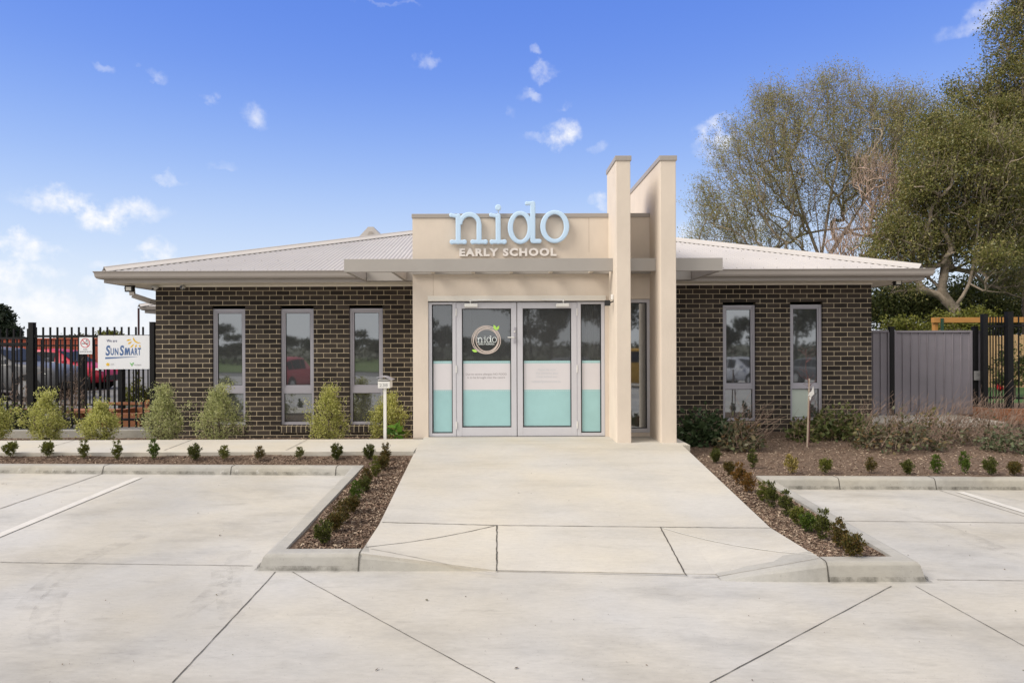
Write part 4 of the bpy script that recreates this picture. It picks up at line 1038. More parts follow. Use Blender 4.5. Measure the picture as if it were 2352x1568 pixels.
# door decals
M['decal_white'] = mat('decal_white', (0.80, 0.86, 0.85), rough=.4); M['decal_ring'] = mat('decal_ring', (0.66, 0.56, 0.50), rough=.4); M['decal_leaf'] = mat('decal_leaf', (0.46, 0.78, 0.13), rough=.4)
M['ink_grey'] = mat('ink_grey', (0.33, 0.30, 0.31), rough=.5); M['ink_faint'] = mat('ink_faint', (0.545, 0.565, 0.60), rough=.5)
zl = q2(1100, 760, 11.2); DG = D_PORT + .063
LP = lambda x, y: P(*zl(x, y), DG); ydec = YP + .03 + .033
slg = (1 / 11.2 / 1.0629) * DG / FPX
k_ = (1265 - 718) / (1342 - 380); o0 = LP(718, 855)
W_, F_ = nido(5.0, .78).mesh(lambda x, y, d: (o0.x + (x - 380) * k_ * slg, ydec, o0.z + y * k_ * slg))
mb = MB(); mb.add(W_, F_); e0 = LP(765, 915); e1 = LP(1205, 915); e2 = LP(765, 868)
put_text(mb, 'EARLY SCHOOL', e0.x, e0.z, ydec, fit_w=e1.x - e0.x, height=e2.z - e0.z, offset=.02, spacing=1.1)
sub(mb, 'lettering', M['decal_white'], door1)
mb = MB()
for n_, (cx, cy_, a_, b_, rot, w_) in enumerate([(975, 775, 392, 378, .1, 19), (960, 770, 340, 335, .5, 21), (990, 790, 300, 300, -.3, 17), (985, 800, 355, 330, -.65, 16)]):
    pts = []
    for k in range(73):
        t = 2 * PI * k / 72; x = a_ * math.cos(t); y = b_ * math.sin(t); c, s_ = math.cos(rot), math.sin(rot)
        pts.append((cx + x * c - y * s_ + 8 * math.sin(2 * t + n_), cy_ + x * s_ + y * c, w_ * (1 + .25 * math.sin(t * 1.5 + n_ * 2)) / 2))
    yy = ydec - .0006 * n_
    for k in range(72):
        x0, y0, w0 = pts[k]; x1, y1, w1 = pts[k + 1]
        def off(x, y, w): r = math.hypot(x - cx, y - cy_); return ((x - cx) / r * w, (y - cy_) / r * w)
        a0, a1 = off(x0, y0, w0), off(x1, y1, w1)
        q = [LP(x0 - a0[0], y0 - a0[1]), LP(x0 + a0[0], y0 + a0[1]), LP(x1 + a1[0], y1 + a1[1]), LP(x1 - a1[0], y1 - a1[1])]
        mb.face([(p.x, yy, p.z) for p in q])
sub(mb, 'ring_print', M['decal_ring'], door1)
mb = MB()
for (xa, ya), (xb, yb), w_ in (((1240, 515), (1180, 368), 38), ((1252, 518), (1325, 392), 34), ((728, 1105), (585, 1050), 36)):
    pts = []; n_ = 10; dx, dy = xb - xa, yb - ya; L_ = math.hypot(dx, dy); nx_, ny_ = -dy / L_, dx / L_
    for k in range(n_ + 1): t = k / n_; pts.append((xa + dx * t + nx_ * w_ * math.sin(PI * t), ya + dy * t + ny_ * w_ * math.sin(PI * t)))
    for k in range(1, n_): t = 1 - k / n_; pts.append((xa + dx * t - nx_ * w_ * math.sin(PI * t), ya + dy * t - ny_ * w_ * math.sin(PI * t)))
    mb.face([(LP(x, y).x, ydec - .003, LP(x, y).z) for x, y in pts])
sub(mb, 'leaf_print', M['decal_leaf'], door1)
ytx = YD0 + .033 - .0028
mb = MB()
for s_, xa, xb, yb in (('Due to severe allergies NO FOOD', 473, 820, 816), ('is to be brought into the centre', 487, 806, 844)):
    a, b = Z4(xa, yb), Z4(xb, yb); put_text(mb, s_, a[0], a[1], ytx, fit_w=b[0] - a[0], offset=.004)
sub(mb, 'notice_print', M['ink_grey'], door1)
mb = MB()
for s_, xa, xb, yb in (('Please be sure', 1085, 1235, 778), ('the entrance gate', 1068, 1255, 807), ('closes behind you', 1070, 1245, 836), ('nidoearlyschool.com.au', 1035, 1280, 878)):
    a, b = Z4(xa, yb), Z4(xb, yb); put_text(mb, s_, a[0], a[1], ytx, fit_w=b[0] - a[0])
sub(mb, 'notice_print', M['ink_faint'], door2)

# ------------------------------------------------------------------ left fence, signs
def picket_fence(name, label, x0, x1, y, zg, ztop, rails, step, w=.025, posts=(), post_h=None, post_w=.09, group=None, rail_h=.04):
    f = thing(name, label, 'fence', ((x0 + x1) / 2, y, zg), group=group)
    mb = MB(); n = int(round((x1 - x0) / step))
    for k in range(n + 1):
        x = x0 + (x1 - x0) * k / n
        if any(abs(x - p) < post_w * .7 for p in posts): continue
        mb.box(x - w / 2, x + w / 2, y - w / 2, y + w / 2, zg + .03, ztop)
    mb.build('pickets', M['black'], f)
    for r in rails: mb = MB(); mb.box(x0, x1, y - .021, y + .021, r - rail_h / 2, r + rail_h / 2); mb.build('rail', M['black'], f)
    for p in posts:
        mb = MB(); mb.box(p - post_w / 2, p + post_w / 2, y - post_w / 2, y + post_w / 2, zg - .1, post_h); mb.box(p - post_w / 2 - .004, p + post_w / 2 + .004, y - post_w / 2 - .004, y + post_w / 2 + .004, post_h + .001, post_h + .012)
        for r in rails: mb.box(p + post_w / 2 + .001, p + post_w / 2 + .035, y - .03, y + .03, r - .028, r + .028)
        mb.build('post', M['black'], f, bevel=.004)
    return f
zf = q2(0, 780, 5.226); DF = 12.35; YF_ = DF + D2Y
FX = lambda x, y=500: P(*zf(x, y), DF).x
FZ = lambda y, x=500: P(*zf(x, y), DF).z
fp = [FX(412), FX(1967) - .02]
picket_fence('picket_fence', 'black steel picket fence with signs between the first post and brick wall', fp[0] + .07, fp[1] - .05, YF_, FZ(1398), FZ(97), [FZ(213), FZ(1277)], .1262, posts=(fp[0], fp[1]), post_h=FZ(44, 412))
picket_fence('picket_fence', 'black steel picket fence running out of frame left of thick post', fp[0] - 6.0, fp[0] - .07, YF_ - .01, FZ(1400, 200), FZ(116, 200), [FZ(237, 200), FZ(308, 200), FZ(1305, 200)], .1262, posts=(), post_h=1.7)
mb = MB(); mb.box(-16, WL - .002, YF_ - .10, YF_ + .08, -.4, FZ(1404)); tag(mb.build('plinth_wall', M['kerb'], bevel=.008), 'low grey concrete edging wall beneath black picket fence', 'wall')
# sun-safety board
M['board'] = mat('sign_white', (0.80, 0.82, 0.86), rough=.4); M['s_blue'] = mat('sign_blue', (0.085, 0.16, 0.35), rough=.4); M['s_navy'] = mat('sign_navy', (0.05, 0.055, 0.16), rough=.4)
M['s_yellow'] = mat('sign_yellow', (0.80, 0.50, 0.035), rough=.4); M['s_green'] = mat('sign_green', (0.14, 0.55, 0.09), rough=.4); M['s_red'] = mat('sign_red', (0.55, 0.02, 0.035), rough=.4); M['s_black'] = mat('sign_black', (0.02, 0.02, 0.02), rough=.4); M['s_grey'] = mat('sign_grey', (.3, .3, .3), rough=.5)
zs = q2(180, 800, 11.2); DS = DF - .045; YS = DS + D2Y
S = lambda x, y: (P(*zs(x, y), DS).x, P(*zs(x, y), DS).z)
s0, s1 = S(662, 1132), S(2088, 205)
bd = thing('sign_board', 'wide white sun safety board with blue lettering and yellow rays on fence', 'sign', ((s0[0] + s1[0]) / 2, YS, s0[1]))
def rrect(x0, x1, z0, z1, r, n=5):
    out = []
    for cx, cz, a in ((x1 - r, z0 + r, -PI / 2), (x1 - r, z1 - r, 0), (x0 + r, z1 - r, PI / 2), (x0 + r, z0 + r, PI)):
        for k in range(n + 1): t = a + PI / 2 * k / n; out.append((cx + r * math.cos(t), cz + r * math.sin(t)))
    return out
mb = MB(); mb.prism(rrect(s0[0], s1[0], s0[1], s1[1], .025), YS, YS + .012); mb.build('panel', M['board'], bd)
ypr = YS - .0015
def poly(mb, pts, y=None): mb.face([(S(*p)[0], y if y else ypr, S(*p)[1]) for p in pts])
def txt(mb, s_, x0, x1, yb, ytop, **k):
    a, b, c = S(x0, yb), S(x1, yb), S(x0, ytop); put_text(mb, s_, a[0], a[1], ypr, fit_w=b[0] - a[0], height=c[1] - a[1], **k)
mb = MB(); txt(mb, 'We are', 898, 1185, 390, 314, offset=.012); mb.build('small_lettering', M['s_navy'], bd)
mb = MB()
for s_, a, b, yb, yt in (('S', 872, 1000, 762, 478), ('UN', 1008, 1222, 750, 553), ('S', 1255, 1378, 762, 478), ('ART', 1556, 1838, 746, 548)): txt(mb, s_, a, b, yb, yt, offset=.034, shear=.12 if s_ == 'S' else 0, spacing=1.16)
for q_ in ([(1388, 746), (1402, 548), (1440, 548), (1426, 746)], [(1418, 548), (1450, 548), (1478, 700), (1460, 746), (1450, 746)], [(1462, 746), (1452, 700), (1482, 548), (1514, 548), (1474, 746)], [(1494, 548), (1530, 548), (1546, 746), (1508, 746)]): poly(mb, q_, ypr - .0004 * len(mb.f) % .002)
poly(mb, [(862, 852), (862, 802), (1300, 795), (1745, 788), (1745, 792), (1300, 822)])
mb.build('large_lettering', M['s_blue'], bd)
mb = MB()
def petal(pa, pb, w):
    (xa, ya), (xb, yb) = pa, pb; L_ = math.hypot(xb - xa, yb - ya); nx_, ny_ = -(yb - ya) / L_, (xb - xa) / L_; n_ = 8
    poly(mb, [(xa + (xb - xa) * k / n_ + nx_ * w * math.sin(PI * (k / n_) ** .8), ya + (yb - ya) * k / n_ + ny_ * w * math.sin(PI * (k / n_) ** .8)) for k in range(n_ + 1)] + [(xa + (xb - xa) * k / n_ - nx_ * w * math.sin(PI * (k / n_) ** .8), ya + (yb - ya) * k / n_ - ny_ * w * math.sin(PI * (k / n_) ** .8)) for k in range(n_ - 1, 0, -1)])
petal((1440, 348), (1572, 318), 22); petal((1480, 445), (1592, 372), 22); petal((1545, 545), (1650, 440), 20); petal((1690, 540), (1710, 452), 22); petal((1812, 540), (1806, 458), 18)
arc = [(1625, 275), (1655, 340), (1700, 385), (1760, 410), (1835, 418)]; ws_ = [14, 20, 20, 16, 3]
for (xa, ya), (xb, yb), wa, wb in zip(arc, arc[1:], ws_, ws_[1:]):
    L_ = math.hypot(xb - xa, yb - ya); nx_, ny_ = -(yb - ya) / L_, (xb - xa) / L_
    poly(mb, [(xa + nx_ * wa, ya + ny_ * wa), (xb + nx_ * wb, yb + ny_ * wb), (xb - nx_ * wb, yb - ny_ * wb), (xa - nx_ * wa, ya - ny_ * wa)])
for k in range(6):
    t = k * PI / 3 + .3; petal((933 + 12 * math.cos(t), 1000 + 12 * math.sin(t)), (933 + 62 * math.cos(t), 1000 + 55 * math.sin(t)), 15)
poly(mb, [(933 + 22 * math.cos(k * PI / 6), 1000 + 22 * math.sin(k * PI / 6)) for k in range(12)], ypr - .0006)
mb.build('sun_emblem', M['s_yellow'], bd)
mb = MB(); hh = [(1535, 955), (1560, 985), (1590, 1045), (1632, 985), (1640, 958), (1618, 955), (1600, 985), (1588, 1005), (1572, 985), (1556, 962)]
for (xa, ya), (xb, yb) in zip(hh[:6], hh[1:6]):
    L_ = math.hypot(xb - xa, yb - ya) + 1e-6; nx_, ny_ = -(yb - ya) / L_ * 7, (xb - xa) / L_ * 7; poly(mb, [(xa + nx_, ya + ny_), (xb + nx_, yb + ny_), (xb - nx_, yb - ny_), (xa - nx_, ya - ny_)])
for (xa, ya), (xb, yb) in zip(hh[5:9], hh[6:10]):
    L_ = math.hypot(xb - xa, yb - ya) + 1e-6; nx_, ny_ = -(yb - ya) / L_ * 7, (xb - xa) / L_ * 7; poly(mb, [(xa + nx_, ya + ny_), (xb + nx_, yb + ny_), (xb - nx_, yb - ny_), (xa - nx_, ya - ny_)], ypr - .0005)
mb.build('heart_emblem', M['s_green'], bd)
mb = MB(); txt(mb, 'VicHealth', 1655, 1845, 1032, 990); txt(mb, 'Cancer', 1018, 1108, 996, 976); txt(mb, 'Council', 1018, 1112, 1018, 1000); mb.build('fine_lettering', M['s_grey'], bd)
mb = MB()
for x, y in ((690, 235), (1090, 218), (1610, 218), (2048, 222), (690, 1110), (1362, 1112), (1885, 1112), (2050, 1105)): p = S(x, y); mb.tube([(p[0], YS, p[1]), (p[0], YS - .004, p[1])], .005, 8)
mb.build('screws', M['chrome'], bd)
# no smoking plate
n0, n1 = S(150, 720), S(503, 258)
ns = thing('sign_plate', 'small white no smoking plate with red circle on black fence', 'sign', ((n0[0] + n1[0]) / 2, YS, n0[1]))
mb = MB(); mb.box(n0[0], n1[0], YS, YS + .006, n0[1], n1[1]); mb.build('panel', M['board'], ns)
mb = MB(); cx, cy_ = 315, 415
for k in range(48):
    t0, t1 = 2 * PI * k / 48, 2 * PI * (k + 1) / 48; poly(mb, [(cx + 131 * math.cos(t0), cy_ + 131 * math.sin(t0)), (cx + 131 * math.cos(t1), cy_ + 131 * math.sin(t1)), (cx + 112 * math.cos(t1), cy_ + 112 * math.sin(t1)), (cx + 112 * math.cos(t0), cy_ + 112 * math.sin(t0))])
poly(mb, [(228, 342), (242, 328), (402, 488), (388, 502)], ypr - .0008); mb.build('prohibition_ring', M['s_red'], ns)
mb = MB(); poly(mb, [(222, 418), (402, 418), (402, 440), (222, 440)])
sm = [(345, 400), (330, 372), (352, 352), (335, 330), (372, 335), (365, 365), (398, 372), (392, 405)]
for (xa, ya), (xb, yb) in zip(sm, sm[1:]): L_ = math.hypot(xb - xa, yb - ya); nx_, ny_ = -(yb - ya) / L_ * 5, (xb - xa) / L_ * 5; poly(mb, [(xa + nx_, ya + ny_), (xb + nx_, yb + ny_), (xb - nx_, yb - ny_), (xa - nx_, ya - ny_)])
mb.build('cigarette_symbol', M['s_black'], ns)
mb = MB(); txt(mb, 'NO', 270, 368, 610, 572); txt(mb, 'SMOKING', 168, 486, 674, 634, spacing=1.1); mb.build('lettering', M['s_black'], ns)

# letterbox
zb_ = q2(860, 900, 8.714); DLB = 10.38; B_ = lambda x, y: P(*zb_(x, y), DLB); YL = DLB + D2Y
a, b = B_(545, 412), B_(797, 225)
lb = thing('letterbox', 'white letterbox on a thin post before pale shrub, numbered 238', 'letterbox', (B_(685, 1480).x, YL, Z_PATH))
px_ = B_(685, 600).x
mb = MB(); mb.box(px_ - .022, px_ + .022, YL + .03, YL + .07, -.2, a.z); mb.build('post', M['white'], lb, bevel=.003)
mb = MB(); mb.box(a.x, b.x, YL, YL + .26, a.z, B_(0, 268).z); mb.box(a.x, b.x, YL + .02, YL + .26, B_(0, 266).z, b.z); mb.box(a.x + .003, b.x - .003, YL - .004, YL + .02, B_(0, 246).z, B_(0, 228).z); mb.build('box', M['white'], lb, bevel=.002)
mb = MB(); mb.box(a.x + .002, b.x - .002, YL + .012, YL + .0195, B_(0, 267).z, B_(0, 226).z); mb.build('slot', M['blackp'], lb)
mb = MB(); pts = [B_(x, y) for x, y in ((520, 182), (570, 165), (620, 158), (680, 163), (740, 185), (790, 212), (845, 233))]
for y0, y1 in ((YL - .03, YL + .29),):
    pr_ = [(p.x, p.z) for p in pts] + [(p.x, p.z - .006) for p in reversed(pts)]; mb.prism(pr_, y0, y1)
mb.build('lid', M['alu'], lb)
mb = MB(); 
t0 = B_(575, 382)
for s_, x0, x1 in (('2', 575, 630), ('3', 640, 690), ('8', 702, 752)): put_text(mb, s_, B_(x0, 382).x, B_(0, 382).z, YL - .0015, fit_w=B_(x1, 0).x - B_(x0, 0).x, height=B_(0, 315).z - B_(0, 382).z, offset=.005)
mb.build('number_lettering', M['s_grey'], lb)

# floodlights and cameras under the eaves
def floodlight(label, u, v, d, w, h, group='floodlights under the eaves'):
    c = P(u, v, d); y = c.y
    t = thing('floodlight', label, 'floodlight', (c.x, y, c.z), group=group)
    mb = MB(); mb.box(c.x - w / 2, c.x + w / 2, y, y + .05, c.z - h / 2, c.z + h / 2)
    for k in range(7): x = c.x - w / 2 + w * (k + .5) / 7; mb.box(x - .004, x + .004, y + .051, y + .08, c.z - h / 2 + .01, c.z + h / 2 - .01)
    mb.build('housing', M['blackp'], t, bevel=.006)
    mb = MB(); mb.box(c.x - w * .33, c.x + w * .33, y - .003, y - .0005, c.z - h * .3, c.z + h * .3); mb.build('lens', M['lamp'], t)
    mb = MB(); mb.beam((c.x - w / 2 - .008, y + .03, c.z), (c.x - w / 2 - .008, y + .06, Z_SOF), .006, .03, (1, 0, 0)); mb.beam((c.x + w / 2 + .008, y + .03, c.z), (c.x + w / 2 + .008, y + .06, Z_SOF), .006, .03, (1, 0, 0)); mb.box(c.x - w / 2 - .012, c.x + w / 2 + .012, y + .045, y + .075, Z_SOF - .008, Z_SOF); mb.build('bracket', M['blackp'], t)
floodlight('small black floodlight under left eave of the front roof', 295, 663, 11.85, .135, .105)
floodlight('small black floodlight under right eave of the front roof', 2064, 649, 11.85, .125, .095)
def dome_camera(label, u, v, d, lensm, r=.066):
    c = P(u, v, d); t = thing('security_camera', label, 'camera', (c.x, c.y, Z_SOF), group='security cameras under the left eave')
    mb = MB(); mb.tube([(c.x, c.y, Z_SOF), (c.x, c.y, Z_SOF - .03), (c.x, c.y - .005, c.z + .02), (c.x, c.y - .01, c.z - .03)], [r, r * .95, r * .8, r * .25], 16); mb.build('housing', M['white'], t, smooth=True)
    mb = MB(); mb.tube([(c.x - .012, c.y - .045, c.z), (c.x - .016, c.y - .066, c.z - .008)], [.017, .014], 12); mb.build('lens', lensm, t)
M['bluelens'] = mat('blue_lens', (.03, .05, .12), rough=.1, spec=1.0)
dome_camera('white dome security camera at corner of brick wall', 356, 664, 12.08, M['blackp'])
dome_camera('white bullet camera with dark lens above brickwork', 420, 659, 12.08, M['bluelens'], .05)
c = P(1402, 695, D_FIN + .25)
t = thing('doorbell_camera', 'black and white sensor lamp on fin wall beside the entrance', 'sensor', (X_F1a, c.y, c.z))
mb = MB(); mb.box(X_F1a - .035, X_F1a - .001, c.y - .03, c.y + .03, c.z + .04, c.z + .12); mb.build('sensor_head', M['white'], t, bevel=.008)
mb = MB(); mb.box(X_F1a - .13, X_F1a - .05, c.y - .03, c.y + .02, c.z - .045, c.z + .035); mb.tube([(X_F1a - .05, c.y, c.z), (X_F1a - .002, c.y, c.z + .02)], .012, 8); mb.build('housing', M['blackp'], t, bevel=.006)

# things in the yard behind the left fence ------------------------------
DI = 17.5; YI = DI + D2Y
IX = lambda x: P(*zf(x, 600), DI).x
IZ = lambda y, x=900: P(*zf(x, y), DI).z
picket_fence('picket_fence', 'inner black picket fence with gate beyond the front fence', IX(-400), IX(1950), YI, IZ(1105), IZ(250), [IZ(330), IZ(1085)], .125, posts=(IX(1050), IX(1552)), post_h=IZ(440), post_w=.13)
DT = 15.2; YT = DT + D2Y; TX = lambda x: P(*zf(x, 600), DT).x; TZ = lambda y, x=1000: P(*zf(x, y), DT).z
gz = -.33
def timber(name, label, boxes, m, cat, group=None):
    xs = [b[0] for b in boxes] + [b[1] for b in boxes]; t = thing(name, label, cat, ((min(xs) + max(xs)) / 2, boxes[0][2], gz), group=group)
    for nm, *b in [(x[6], *x[:6]) for x in boxes]: mb = MB(); mb.box(*b); mb.build(nm, m, t, bevel=.006)
    return t
timber('timber_bench', 'low reddish timber bench with slab leg behind two pale shrubs', [(TX(850), TX(1480), YT - .1, YT + .3, TZ(1190), TZ(1150), 'seat'), (TX(900), TX(1040), YT, YT + .2, gz, TZ(1191), 'leg'), (TX(1300), TX(1420), YT, YT + .2, gz, TZ(1191), 'leg')], M['timber2'], 'bench')
timber('timber_bench', 'low thin timber rail bench at far left behind the fence', [(TX(200), TX(420), YT - .3, YT - .1, TZ(1160), TZ(1125), 'seat'), (TX(350), TX(405), YT - .28, YT - .12, gz, TZ(1161), 'leg'), (TX(215), TX(255), YT - .28, YT - .12, gz, TZ(1161), 'leg')], M['timber2'], 'bench')
timber('sandpit_box', 'red brown sleeper box of a sandpit behind fence near brick corner', [(TX(1425), TX(1960), YT - .6, YT - .5, gz, TZ(1165), 'side_board'), (TX(1425), TX(1960), YT + .8, YT + .9, gz, TZ(1165), 'side_board'), (TX(1425), TX(1425) + .1, YT - .499, YT + .799, gz, TZ(1165), 'end_board'), (TX(1960) - .1, TX(1960), YT - .499, YT + .799, gz, TZ(1165), 'end_board')], M['timber2'], 'sandpit')
timber('timber_rail', 'long timber edging rail before the inner picket fence', [(TX(820), TX(1540), YT + 1.2, YT + 1.3, TZ(1150), TZ(1115), 'rail'), (TX(830), TX(860), YT + 1.2, YT + 1.3, gz, TZ(1151), 'post'), (TX(1490), TX(1520), YT + 1.2, YT + 1.3, gz, TZ(1151), 'post')], M['timber2'], 'rail')
pt = thing('picnic_table', 'small orange timber picnic table partly behind the brick corner', 'table', (TX(1880), YT + 1.4, gz))
yy = YT + 1.4; x0, x1 = TX(1745), TX(2080); zt_ = TZ(975)
mb = MB(); 
for k in range(4): mb.box(x0, x1, yy - .3 + k * .152, yy - .16 + k * .152, zt_ - .03, zt_)
mb.build('tabletop', M['timber'], pt)
for s_ in (-1, 1): mb = MB(); mb.box(x0 - .2, x1, yy + s_ * .55 - .1, yy + s_ * .55 + .1, TZ(1085), TZ(1065)); mb.build('bench_seat', M['timber'], pt)
for xx in (x0 + .12, x1 - .12):
    for s_ in (-1, 1): mb = MB(); mb.beam((xx, yy + s_ * .2, zt_ - .03), (xx - .12, yy + s_ * .55, gz), .045, .09, (1, 0, 0)); mb.build('leg', M['timber'], pt)
mb = MB(); mb.box(TX(1825), TX(1885), YT + 3.0, YT + 3.12, gz, TZ(630)); mb.box(TX(1815), TX(1895), YT + 2.97, YT + 3.15, TZ(850), TZ(820)); tag(mb.build('timber_post', M['timber'], bevel=.005), 'orange timber post behind the white board near brick corner', 'post')
p0 = P(318.5, 760, 20); mb = MB(); mb.tube([(p0.x, p0.y, gz), (p0.x, p0.y, 2.5)], .03, 8); mb.box(p0.x - .05, p0.x + .05, p0.y - .05, p0.y + .05, gz, gz + .02); tag(mb.build('veranda_post', mat('dark_red_post', (.06, .02, .022), rough=.5)), 'thin dark post under the low rear eave above white board', 'post')
M['redfence'] = mat('red_fence_steel', (0.36, 0.075, 0.035), rough=.6, noise=.15, nscale=2)
mb = MB(); y_ = 36 + D2Y; xa, xb = P(-120, 780, 36).x, P(252, 780, 36).x; zt_ = P(100, 779, 36).z; n_ = 90
for k in range(n_):
    x = xa + (xb - xa) * k / n_; st = (xb - xa) / n_
    mb.face([(x, y_, -.3), (x + st * .7, y_, -.3), (x + st * .7, y_, zt_), (x, y_, zt_)]); mb.face([(x + st * .7, y_, -.3), (x + st * .85, y_ + .04, -.3), (x + st * .85, y_ + .04, zt_), (x + st * .7, y_, zt_)]); mb.face([(x + st * .85, y_ + .04, -.3), (x + st, y_, -.3), (x + st, y_, zt_), (x + st * .85, y_ + .04, zt_)])
mb.box(xa, xb, y_ - .05, y_ + .08, zt_, zt_ + .06)
tag(mb.build('panel_fence', M['redfence']), 'long red brown panel fence across the rear of yard', 'fence')

# ------------------------------------------------------------------ cars
def car_paint(name, col, metal=0.0, rough=.45):
    m = mat(name, col, rough=rough, spec=.6, metal=metal); m.node_tree.nodes['Principled BSDF'].inputs['Coat Weight'].default_value = .05; return m
def make_car(label, paint, loc, rz, L=4.5, W=1.8, H=1.5, kind='hatch', group='parked cars'):
    """built nose towards +X around its middle"""
    t = thing('parked_car', label, 'car', loc, rz, group)
    h = H / 1.5; hw = W / 2; zb = .28 * (1.25 if kind == 'suv' else 1); hb = .92 * h; hood = .86 * h
    if kind == 'van': st = [(-.5, .55, .55), (-.49, .9, 1), (-.30, .95, 1), (.25, .95, 1), (.33, .95, .98), (.42, .62, .62), (.5, .5, .5)]
    X = lambda f: f * L
    # stations: fraction, top height, half-width factor, is cabin
    if kind == 'hatch': S_ = [(-.5, .62, .86), (-.485, .9, .95), (-.44, .96, 1), (-.36, 1.36, 1), (-.25, 1.46, 1), (-.05, 1.5, 1), (.07, 1.45, 1), (.235, .98, 1), (.32, .9, 1), (.43, .78, .97), (.485, .66, .9), (.5, .5, .82)]
    elif kind == 'suv': S_ = [(-.5, .7, .9), (-.49, 1.0, .97), (-.46, 1.05, 1), (-.42, 1.42, 1), (-.36, 1.48, 1), (-.1, 1.5, 1), (.06, 1.46, 1), (.20, 1.06, 1), (.34, 1.0, 1), (.45, .92, .97), (.49, .82, .92), (.5, .55, .85)]
    else: S_ = [(-.5, .7, .95), (-.495, 1.4, .98), (-.47, 1.48, 1), (-.2, 1.5, 1), (.1, 1.5, 1), (.2, 1.46, 1), (.33, 1.0, 1), (.42, .9, .98), (.485, .76, .93), (.5, .5, .85)]
    belt = (.93 if kind != 'suv' else 1.0) * h
    V = []; F = []; n = 15
    for f, zt_, wf in S_:
        zt_ *= h; w = hw * wf; cab = zt_ > belt + .12
        zb_ = zb + (.08 if abs(f) > .48 else 0)
        s0 = min(belt, zt_ - .05)
        half = [(w * .9, zb_), (w * .985, zb_ + .12), (w, (zb_ + s0) / 2), (w * .985, s0 - .04), (w * .96, s0), ((w * .80) if cab else w * .9, zt_ - (.06 if cab else .025)), ((w * .70) if cab else w * .75, zt_ - .012), (0, zt_)]
        ring = half + [(-y, z) for y, z in reversed(half[:-1])]
        V += [(X(f), y, z) for y, z in ring]
    for i in range(len(S_) - 1):
        for k in range(n - 1): F.append((i * n + k, i * n + k + 1, (i + 1) * n + k + 1, (i + 1) * n + k))
        F.append((i * n + n - 1, i * n, (i + 1) * n, (i + 1) * n + n - 1))
    F.append(tuple(range(n - 1, -1, -1))); F.append(tuple((len(S_) - 1) * n + k for k in range(n)))
    mb = MB(); mb.add(V, F); mb.build('body', paint, t, smooth=True, local=True)
    # glass: panels just proud of the cabin
    mb = MB(); cab = [i for i, s in enumerate(S_) if s[1] * h > belt + .12]; i0, i1 = cab[0], cab[-1]
    def pt_(i, k): return Vector(V[i * n + k])
    for sgn, ka, kb in ((1, 4, 5), (-1, 10, 9)):
        for i in range(i0, i1):
            a, b, c_, d = pt_(i, ka), pt_(i + 1, ka), pt_(i + 1, kb), pt_(i, kb)
            m0 = .08 if i > i0 else .12; o = Vector((0, .012 * sgn, .004)); e = lambda p, q, t_: p + (q - p) * t_
            mb.face([e(e(a, d, .08), e(b, c_, .08), .04) + o, e(e(a, d, .08), e(b, c_, .08), .96) + o, e(e(a, d, .9), e(b, c_, .9), .96) + o, e(e(a, d, .9), e(b, c_, .9), .04) + o])
    for ia, ib, sx in ((i1 + 1, i1, 1), (i0 - 1, i0, -1)):
        o = Vector((.012 * sx, 0, .012)); e = lambda p, q, t_: p + (q - p) * t_
        lo0, lo1, hi0, hi1 = pt_(ia, 5), pt_(ia, 9), pt_(ib, 5), pt_(ib, 9)
        a, b, c_, d = e(lo0, hi0, .08), e(lo1, hi1, .08), e(lo1, hi1, .95), e(lo0, hi0, .95); up_ = Vector((0, 0, .03)); fwd = Vector((.02 * sx, 0, 0))
        for q0, q1 in ((.05, .35), (.35, .65), (.65, .95)): mb.face([e(a, b, q0) + o + fwd + up_, e(a, b, q1) + o + fwd + up_, e(d, c_, q1) + o + up_, e(d, c_, q0) + o + up_])
    mb.build('window_glass', M['carglass'], t, local=True)
    r = (.33 if kind == 'hatch' else .37) * (1.05 if h > 1.1 else 1)
    mbw = MB()
    for fx in (-.30, .315):
        for s_ in (-1, 1):
            y0, y1 = s_ * (hw - .20), s_ * (hw + .004); pts = lambda rr, a, b: [(X(fx), a, r), (X(fx), b, r)]
            mbw = MB(); mbw.tube([(X(fx), s_ * (hw - .3), r), (X(fx), s_ * (hw + .002), r)], r + .06, 24); mbw.build('wheel_arch', M['tyre'], t, local=True)
            mbw = MB(); mbw.tube([(X(fx), y0, r), (X(fx), s_ * (hw - .02), r), (X(fx), y1 + s_ * .008, r), (X(fx), y1 + s_ * .006, r)], [r, r, r * .94, r * .7], 24); wo = mbw.build('tyre', M['tyre'], t, local=True)
            mbw = MB(); mbw.tube([(X(fx), y1 - s_ * .01, r), (X(fx), y1 + s_ * .012, r), (X(fx), y1 + s_ * .014, r)], [r * .66, r * .66, r * .2], 20); ro = mbw.build('rim', M['chrome'], wo, local=True)
    for s_ in (-1, 1):
        mb = MB(); mb.add([(X(.47), s_ * hw * .9, .72 * h), (X(.488), s_ * hw * .62, .66 * h), (X(.475), s_ * hw * .62, .77 * h), (X(.43), s_ * hw * .92, .80 * h), (X(.42), s_ * hw * .975, .74 * h)], [(0, 1, 2, 3), (0, 3, 4)])
        for v in range(len(mb.v)): mb.v[v] = (mb.v[v][0] + .035, mb.v[v][1] + s_ * .02, mb.v[v][2])
        mb.build('headlight', M['lamp'], t, local=True)
        mb = MB(); mb.box(X(-.5) - .015, X(-.475), s_ * hw * .62, s_ * hw * .93, .72 * h, .95 * h); mb.build('tail_light', M['redlens'], t, local=True)
        mb = MB(); mb.box(X(.17), X(.2), s_ * (hw + .02), s_ * (hw + .17), belt + .02, belt + .17); mb.build('wing_mirror', paint, t, local=True, bevel=.02)
